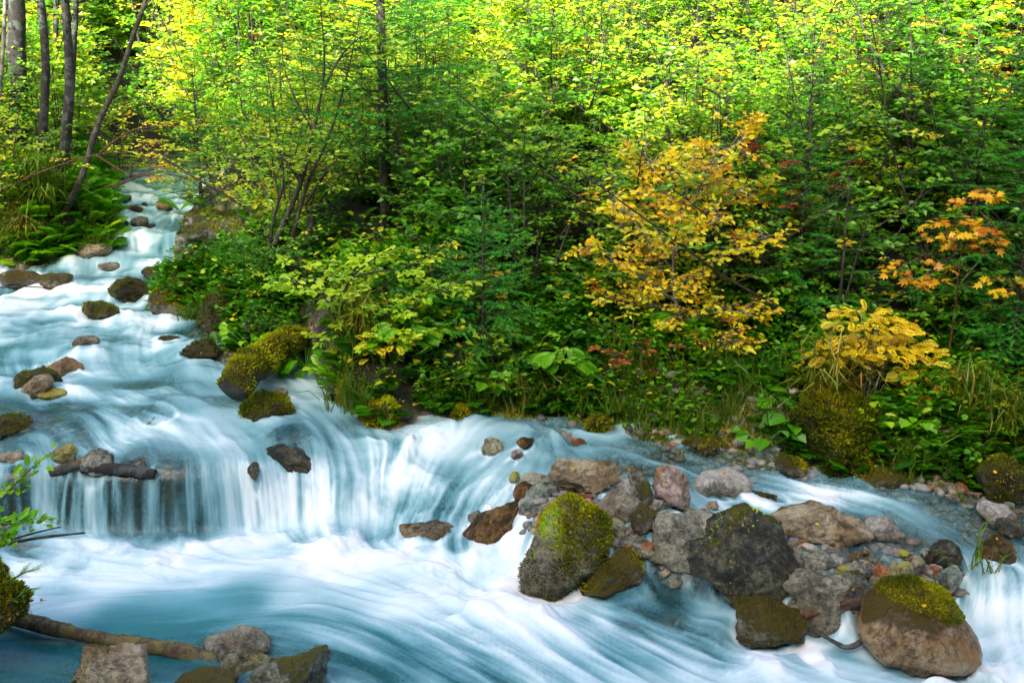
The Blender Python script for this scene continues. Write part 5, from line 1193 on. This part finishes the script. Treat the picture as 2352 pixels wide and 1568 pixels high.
def moss_cover(label, pts, seed, size=.03, per=30):
    r = np.random.default_rng(seed); P0 = np.repeat(pts, per, 0); n = len(P0); P0 = P0 + np.column_stack([r.normal(scale=.10, size=(n, 2)), np.zeros(n)]); P0[:, 2] = ground(P0[:, 0], P0[:, 1]) - .005
    d = unit(r.normal(scale=.7, size=(n, 3)) + [0, -.3, 1]); v, f = scatter(LEAF4_V, LEAF4_F, P0, d, r.normal(size=(n, 3)), size * r.uniform(.5, 1.4, n))
    ti = np.clip(.45 + .4 * fbm3(P0 * 2, 3, seed), 0, 1); return tag(mk('moss', v, f, MOSSM, smooth=False, attrs={'tint': np.repeat(ti, 4)}), label, 'moss', kind='stuff')
moss_cover('cushions of olive moss along the foot of the far bank', bank_points(700, 21, 6.2, 11.5, -.10, .5), 22, per=45)
moss_cover('mossy patches on the left bank beside the upper stream', bank_points(250, 23, 11, 15, -.1, 1.2, -.7, -.35), 24, .045)

# ------------------------------------------------------------------ logs, sticks and roots
def log(name, label, pts, r0, r1, mat, seed, cat='log', sides=18, knob=.22):
    p = np.array(pts); s = np.linspace(0, len(p) - 1, (len(p) - 1) * 8 + 1); i = np.minimum(s.astype(int), len(p) - 2); f = (s - i)[:, None]
    q0 = p[np.maximum(i - 1, 0)]; q1 = p[i]; q2 = p[i + 1]; q3 = p[np.minimum(i + 2, len(p) - 1)]
    c = .5 * (2 * q1 + (q2 - q0) * f + (2 * q0 - 5 * q1 + 4 * q2 - q3) * f ** 2 + (3 * q1 - q0 - 3 * q2 + q3) * f ** 3)
    rr = np.linspace(r0, r1, len(c)) * (1 + .12 * vn3(np.column_stack([s * .9, s * 0 + seed, s * 0]), seed)); v, f4 = tube(c, rr, sides, knob, seed)
    o0 = c[len(c) // 2].copy(); ob = mk(name, v - o0, f4, mat, attrs={'above': np.full(len(v), .5), 'tint': np.zeros(len(v))}); ob.location = o0; tag(ob, label, cat)
    tri = np.concatenate([f4[:, :3], f4[:, [0, 2, 3]]])[:, ::-1]; return ob, v, tri
def wpt(x, y, up=0.0):
    p = PW(x * V, y * V).copy(); p[2] += up; return p
# mossy trunk arching out of the bank
A = wpt(548, 935, .13); 
mlog = log('log', 'thick moss covered log curving out of the bank, its dark butt end over the water', [A + [-.02, -.05, .02], A + [.04, .10, .12], PY(590 * V, 830 * V, A[1] + .45), PY(640 * V, 795 * V, A[1] + .9), PY(700 * V, 778 * V, A[1] + 1.4), PY(760 * V, 790 * V, A[1] + 1.8)], .155, .13, RM['darkolive'], 31, sides=26, knob=.14)
tufts(*mlog, 9000, .024, tint=(.25, .95), up=-.15, nseed=33)
mound = rock('mossy_mound', 'low mossy mound at the waterline in front of the curved log', [(545,945),(560,915),(600,905),(650,915),(684,938),(660,955),(600,960)], 'darkolive', seed=35, flat=.4, cat='mound')
tufts(*mound, 3000, .024, tint=(.1, .8), up=-.2, nseed=36)
def mnd(label, shp, seed, n=2500, tint=(.1, .8)):
    m = rock('mossy_mound', label, shp, 'darkolive', seed=seed, flat=.35, cat='mound'); tufts(*m, n, .026, tint=tint, up=-.35, nseed=seed); return m
mnd('mossy root mound under the tall open tree, where the bank juts into the stream', [(500,775),(470,740),(480,690),(520,660),(600,670),(640,720),(600,770)], 37, 3500, (0, .5))
mnd('mossy tongue of the bank hanging over the water left of the lime shrub stems', [(840,960),(850,920),(890,905),(925,935),(915,972),(880,975)], 38, 2200, (.3, .9))
mnd('round green moss cushion at the waterline in the centre of the far bank', [(1035,955),(1040,935),(1062,928),(1085,940),(1080,955)], 39, 700, (.4, .9))
mnd('dark mossy cushion at the waterline under the white beech trunk', [(1340,990),(1345,965),(1370,950),(1398,965),(1400,985)], 40, 900, (.3, .8))
dl = log('log', 'long drift log lying in the turquoise pool, mossy at its left end', [wpt(-160, 1405, .10), wpt(-30, 1432, .09), wpt(120, 1466, .07), wpt(250, 1486, .05), wpt(380, 1498, .03), wpt(480, 1512, .0), wpt(540, 1522, -.04)], 0.052, .036, LOGM, 41, knob=.26)
tufts(*dl, 500, .012, tint=(.1, .8), up=.3, nseed=42, cond=lambda c, n: c[:, 0] < -1.7)
log('log', 'short grey broken log jammed across the lip of the left fall', [wpt(190, 1090, .05), wpt(250, 1093, .06), wpt(310, 1095, .05), wpt(358, 1098, .03)], .045, .04, BARK, 43, knob=.12)
log('log', 'dark log end standing in the curtain of the left fall', [wpt(120, 1085, .0), wpt(170, 1082, .05), wpt(200, 1082, .06)], .035, .03, BARKD, 44, knob=.12)
log('branch', 'reddish stick resting against the left side of the ochre boulder', [wpt(1845, 1450, .10), wpt(1900, 1440, .12), wpt(1960, 1432, .15), wpt(2012, 1440, .14)], .014, .008, BARKR, 45, cat='stick', sides=8)
log('branch', 'dark forked driftwood lying in the foam below the reddish stick', [wpt(1862, 1462, .06), wpt(1910, 1488, .05), wpt(1950, 1503, .05), wpt(2005, 1488, .10)], .008, .018, BARKD, 46, cat='stick', sides=8)
def stick(label, pts, Y, w, mat, seed, dY=None):
    p = raw(pts, Y, dY); o = p[0].copy(); v, f = tube(p - o, np.linspace(w, w * .35, len(p)) * V / F * Y / 2, 5, .1, seed)
    ob = mk('branch', v, f, mat, attrs={'tint': np.zeros(len(v))}); ob.location = o; return tag(ob, label, 'branch')
stick('dry stick leaning from the dark bank down to the stones, right of the centre', [(1440,850),(1480,890),(1520,930),(1552,975)], 8.0, 6, BARKP, 51, [.5, .3, .1, -.1])
stick('thin pale dead twig fanning left of the white beech trunk', [(1640,860),(1560,830),(1480,770),(1420,700)], 8.6, 5, BARKP, 52)
stick('dead twig branching off the beech foot to the right', [(1590,830),(1640,855),(1600,850)], 8.5, 4, BARKP, 53)
stick('grey leaning dead branch behind the maple sapling', [(2170,700),(2230,620),(2290,560)], 8.1, 6, BARKP, 54)
stick('bare dark branch sticking out across the stream under the yellow leaves', [(260,430),(330,400),(380,370)], 12.4, 5, BARKD, 55)
stick('brown stick lying at the bank edge by the mossy foot of the bank', [(405,722),(430,712),(445,702)], 10.2, 6, BARKP, 56)
stick('thin twigs lying over the edge of the bank left of the big mossy block', [(1790,1060),(1830,1040),(1800,990)], 7.3, 4, BARKD, 57)
stick('thin bare twig standing in the foam at the left edge', [(-10,660),(60,657),(120,662)], 9.6, 4, BARKD, 58)
stick('dead stick poking down from the bank right of the big mossy block', [(2180,1010),(2210,1070),(2240,1100)], 7.0, 5, BARKD, 59)
log('tree_root', 'dark crooked stem bending up out of the water edge below the lime shrub', [wpt(755, 930, .05), PY(785*V, 890*V, 8.05), PY(797*V, 840*V, 8.1), PY(790*V, 770*V, 8.2)], .035, .02, BARK, 60, cat='stem', sides=10)
log('tree_root', 'dark tilted stems of the bank rising right of the mossy root mound', [PY(560*V, 760*V, 9.3), PY(640*V, 680*V, 9.5), PY(690*V, 600*V, 9.8), PY(720*V, 480*V, 10)], .07, .03, BARKD, 61, cat='stem', sides=10)

# ------------------------------------------------------------------ near left edge: mossy stump, spruce sprig, leafy twig
near = rock('tree_stump', 'moss covered overhanging stump at the left edge of the pool', [(-420,1300),(-200,1220),(-60,1225),(10,1258),(50,1290),(68,1330),(66,1370),(30,1402),(-5,1424),(-120,1500),(-420,1560)], 'darkolive', onwater=4.7, seed=71, thick=.5, cat='stump', flat=.4)
tufts(*near, 9000, .018, tint=(.2, 1.0), up=-.5, nseed=72, cond=lambda c, n: c[:, 0] > -3)
def sprig(name, label, cat, base_pts, Y, tv, tf, mat, size, n, seed, bark, w=6, tint=.5, dY=None, part='foliage'):
    p = raw(base_pts, Y, dY, 6); o = p[0].copy(); r = np.random.default_rng(seed); t = thing(name, label, cat, o)
    A_ = Acc(); A_.add(*tube(p - o, np.linspace(w, w * .3, len(p)) * V / F * Y / 2, 5, .1, seed), .5); A_.build('stem', bark, t)
    u = r.uniform(.1, 1, n) * (len(p) - 1); i = np.minimum(u.astype(int), len(p) - 2); pos = p[i] + (p[i + 1] - p[i]) * (u - i)[:, None] - o + (r.normal(scale=.022, size=(n, 3)) if tv is LEAF_V else 0)
    dr = unit(p[i + 1] - p[i]); sv = unit(np.cross(dr, [0, 0, 1.0])) * np.where(np.arange(n) % 2, 1, -1)[:, None]
    d = unit(dr * .7 + sv * .7 + r.normal(scale=.35, size=(n, 3)) + [0, 0, .1]); v, f = scatter(tv, tf, pos, d, np.array([0, -.4, 1.0]) + r.normal(scale=.4, size=(n, 3)), size * r.uniform(.6, 1.2, n))
    mk(part, v, f, mat, t, smooth=False, attrs={'tint': np.repeat(np.clip(tint + r.normal(scale=.15, size=n), 0, 1), len(tv))}); return t
sprig('spruce_seedling', 'tiny spruce sprigs growing sideways out of the mossy stump', 'seedling', [(10,1340),(35,1325),(60,1312),(88,1305)], 4.45, NEED_V, NEED_F, MIDG, .07, 26, 81, BARK, tint=.3)
sprig('spruce_seedling', 'second spruce sprig lower down on the mossy stump, pointing right', 'seedling', [(20,1385),(45,1368),(70,1352),(84,1350)], 4.5, NEED_V, NEED_F, SPRUCE, .05, 16, 82, BARK, tint=.9)
sprig('leafy_twig', 'rising twig with small green leaves in front of the left fall', 'twig', [(-40,1200),(10,1140),(60,1085),(118,1038)], 4.8, LEAF_V, LEAF_F, GREEN, .056, 44, 83, BARKR, 5, .6)
sprig('leafy_twig', 'lower twig with small yellow green leaves at the left edge', 'twig', [(-60,1215),(0,1200),(60,1190),(130,1200)], 4.7, LEAF_V, LEAF_F, MIDG, .05, 46, 84, BARKR, 4, .5)
sprig('leafy_twig', 'dense little leaves sprouting above the dark broken branch', 'twig', [(-60,1290),(-10,1250),(30,1215),(60,1185)], 4.65, LEAF_V, LEAF_F, MIDG, .05, 60, 85, BARKR, 4, .4)
stick('dark broken branch pointing right over the pool from the left edge', [(-60,1262),(20,1246),(100,1232),(195,1222)], 4.7, 13, BARKD, 86)
stick('thinner brown branch just above the dark broken one', [(-60,1250),(20,1238),(80,1222),(140,1208)], 4.75, 9, BARKR, 87)
sprig('leafy_twig', 'fine dead twig with two red leaves under the mossy stump', 'twig', [(5,1430),(40,1405),(80,1385),(100,1385)], 4.5, LEAF_V, LEAF_F, RUST, .022, 7, 88, BARKD, 2, .7)

# ------------------------------------------------------------------ large leaved plants one can point at
def rosette(name, label, cat, px, Y, top, n, lsz, mat, seed, tint=.5, tv=None, tf=LEAF_F, spread=.22, bark=MIDG):
    x, z, h = place_xyh(px, top, Y); r = np.random.default_rng(seed); t = thing(name, label, cat, (x, Y, z)); A_ = Acc(); pos, d = [], []
    for k in range(n):
        az = 2 * math.pi * (k * .381966 if n > 30 else (k + r.random() * .6) / n); hh = h * r.uniform(.45, 1.0); q = path([0, 0, 0], az, 1.0 + .3 * r.random(), hh * 1.05, r, 6, .1, -.10)
        q[:, :2] *= (spread / .22); A_.add(*tube(q, np.linspace(.006, .003, 6), 4), .4); pos.append(q[-1]); dd = q[-1] - q[-2]; d.append([dd[0] * 2 + .4 * math.cos(az) * .2, dd[1] * 2 - .02, -.35 * abs(dd[0]) - .02])
    A_.build('stem', bark, t); pos, d = np.array(pos), np.array(d); tv = BIGV * [1, 1.3, 1.6] if tv is None else tv
    v, f = scatter(tv, tf, pos, d, np.array([0, -.55, 1.0]) + r.normal(scale=.25, size=(n, 3)), lsz * r.uniform(.65, 1.15, n))
    mk('leaves', v, f, mat, t, smooth=False, attrs={'tint': np.repeat(np.clip(tint + r.normal(scale=.12, size=n), 0, 1), len(tv))}); return t
rosette('broad_leaved_plant', 'plant with large drooping dark green leaves at the edge of the far gravel', 'plant', 1760, 7.15, 950, 9, .125, MIDG, 91, .3)
rosette('broad_leaved_plant', 'plant with big hanging green leaves, just left of the big mossy block', 'plant', 1815, 7.2, 960, 7, .14, MIDG, 92, .25)
rosette('broad_leaved_plant', 'yellow green leafy plant draped over the front of the big mossy block', 'plant', 2010, 7.05, 890, 20, .08, LIME, 93, .5)
rosette('broad_leaved_plant', 'plant with round bright green leaves right of the big mossy block', 'plant', 2090, 6.95, 960, 16, .095, MIDG, 94, .6)
rosette('broad_leaved_plant', 'clump of broad green leaves in shade above the white trunk foot', 'plant', 1590, 8.3, 790, 12, .10, GREEN, 95, .4)
rosette('broad_leaved_plant', 'round leaved plant at the bank edge right of the mossy root mound', 'plant', 600, 8.9, 720, 16, .09, MIDG, 96, .5)
rosette('broad_leaved_plant', 'large oval leaves low in the ferns of the central bank', 'plant', 1130, 7.9, 880, 9, .13, GREEN, 97, .5)
rosette('fern', 'bright feathery fern on the bank above the mossy tongue', 'fern', 930, 8.0, 830, 26, .22, MIDG, 98, .5, FROND_V, FROND_F, .16)
rosette('fern', 'dark feathery fern overhanging the water right of the young central spruce', 'fern', 1290, 8.05, 860, 26, .24, GREEN, 99, .45, FROND_V, FROND_F, .16)
rosette('fern', 'fern growing beside the curved mossy log', 'fern', 700, 8.6, 790, 24, .22, MIDG, 100, .45, FROND_V, FROND_F, .18)
rosette('fern', 'fern in the shade at the foot of the beech trunk', 'fern', 1560, 8.2, 880, 18, .2, MIDG, 101, .3, FROND_V, FROND_F, .18)
HERB = leaf_mat('yellow_herb_leaves', [(0, (.30, .34, .01)), (.2, (.60, .42, .01)), (.45, (.85, .64, .012)), (1, (.95, .82, .03))], trans=.4)
FN_V, FN_F = frond_t(7, .22)
def tiered(label, Y, tiers, n, sz, mat, seed, tint=.7):
    """stems under flat layers of feathery leaves; tiers: (centre px, row, half width px, share)"""
    r = np.random.default_rng(seed); c0 = tiers[0]; x0 = at(c0[0], Y); z0 = gz(x0, Y); t = thing('yellow_herb', label, 'plant', (x0, Y, z0)); o = np.array([x0, Y, z0]); A_ = Acc(); pos, d = [], []
    for cx, row, hw, sh in tiers:
        for k in range(int(n * sh)):
            az = r.uniform(0, 6.283); q = math.sqrt(r.random()); rad = hw * V / F * Y
            c = PY(cx * V, row * V, Y); p = c + [math.cos(az) * rad * q, math.sin(az) * rad * q * .6, -.10 * q * q + r.normal(scale=.02)]
            pos.append(p - o); d.append([math.cos(az + r.normal(scale=.5)), math.sin(az) * .7 - .3, r.normal(scale=.22) - .08])
        for k in range(5):
            az = r.uniform(0, 6.283); c = PY(cx * V, row * V, Y) + [math.cos(az) * hw * .5 * V / F * Y, math.sin(az) * .1, -.02] - o; b_ = np.array([r.normal(scale=.05), r.normal(scale=.05), -.05])
            A_.add(*tube(np.array([b_, b_ * .6 + c * .4 + [0, 0, .05], c]), [.005, .004, .002], 4), .5)
    A_.build('stem', BARKP, t); pos, d = np.array(pos), np.array(d); m_ = len(pos)
    v, f = scatter(FN_V, FN_F, pos, d, np.array([0, -.5, 1.0]) + r.normal(scale=.2, size=(m_, 3)), sz * r.uniform(.6, 1.2, m_))
    mk('leaves', v, f, mat, t, smooth=False, attrs={'tint': np.repeat(np.clip(tint + r.normal(scale=.2, size=m_), 0, 1), len(FN_V))}); return t
tiered('tiered bright yellow feathery plant on top of the big mossy block', 7.3, [(2010, 775, 105, .3), (1985, 715, 70, .2), (1935, 800, 60, .2), (2080, 790, 75, .2), (2040, 740, 60, .1)], 330, .115, HERB, 102, .55)
tiered('small yellow feathery plant low and right of the tiered one', 7.2, [(2120, 850, 55, .6), (2150, 900, 40, .4)], 40, .12, HERB, 103, .4)
tiered('pale yellow compound leaved plant under the lime shrub', 7.9, [(905, 765, 55, .6), (870, 790, 40, .4)], 40, .14, HERB, 104, .9)
rosette('yellow_herb', 'dull yellow round leaved plant right of the tiered yellow plant', 'plant', 2125, 7.2, 840, 16, .12, YELG, 105, .85)
def tuft(label, px, py, Y, n, ln, seed, tint=.5, z=None):
    x = at(px, Y, py); p = np.array([x, Y, gz(x, Y) if z is None else z]); r = np.random.default_rng(seed)
    az = r.uniform(0, 2 * np.pi, n); d = np.column_stack([np.cos(az), np.sin(az) - .6, r.uniform(-.2, 1.6, n)]); b = np.column_stack([r.normal(scale=.07, size=n), r.normal(scale=.05, size=n), np.zeros(n)])
    v, f = scatter(BLADE_V, BLADE_F, b, d, np.tile([0, 0, 1.0], (n, 1)) + r.normal(scale=.1, size=(n, 3)), ln * r.uniform(.5, 1.2, n))
    o = mk('grass_tuft', v, f, GRASS, smooth=False, attrs={'tint': np.repeat(np.clip(tint + r.normal(scale=.2, size=n), 0, 1), len(BLADE_V))}); o.location = p; return tag(o, label, 'grass tuft')
tuft('orange and green grass tuft hanging over the bank at the right edge', 2310, 1040, 7.0, 260, .42, 111, .5)
tuft('grass tuft arching left off the top of the big mossy block', 1900, 900, 7.3, 260, .5, 112, .6)
tuft('long dry grass tuft at the left edge of the upper stream', 40, 520, 12.3, 300, .6, 113, .62)
tuft('green grass tuft beside the dry one on the left bank', 110, 500, 12.6, 360, .7, 114, .3)
tuft('grass tuft by the stems of the lime shrub', 830, 880, 8.15, 260, .42, 115, .6)
tuft('grass sprouting on the stone awash above the dark mossy rock', 445, 770, 9.75, 160, .18, 116, .2, z=.80)
tuft('thin grass standing behind the right side of the ochre boulder', 2235, 1420, 5.6, 24, .32, 117, .5, z=.15)
tuft('grass hanging at the waterline between the mossy block and the right edge', 2200, 1020, 7.1, 260, .4, 118, .55)

# fallen leaves caught on the stones
def fallen():
    r = np.random.default_rng(404); pos, nn = [], []
    for ob, wc, f in R_:
        a, b, c = wc[f[:, 0]], wc[f[:, 1]], wc[f[:, 2]]; n_ = np.cross(b - a, c - a); ar = np.linalg.norm(n_, axis=1); n_ /= ar[:, None] + 1e-12; cen = (a + b + c) / 3
        w = ar * (n_[:, 2] > .55) * (cen[:, 2] > samp(WAT, cen[:, 0], cen[:, 1]) + .05)
        if w.sum() == 0: continue
        for k in r.choice(len(f), int(r.integers(0, 3)), p=w / w.sum()): pos.append(cen[k] + n_[k] * .004); nn.append(n_[k])
    pos, nn = np.array(pos), np.array(nn); n = len(pos); d = np.cross(nn, r.normal(size=(n, 3))); v, f = scatter(BIGV, LEAF_F, pos, d, nn, r.uniform(.018, .038, n))
    o = mk('fallen_leaves', v, f, GOLD, smooth=False, attrs={'tint': np.repeat(r.random(n) * .5, 6)}); tag(o, 'yellow and rusty fallen leaves stuck to the wet stones', 'leaf litter', kind='stuff')
fallen()
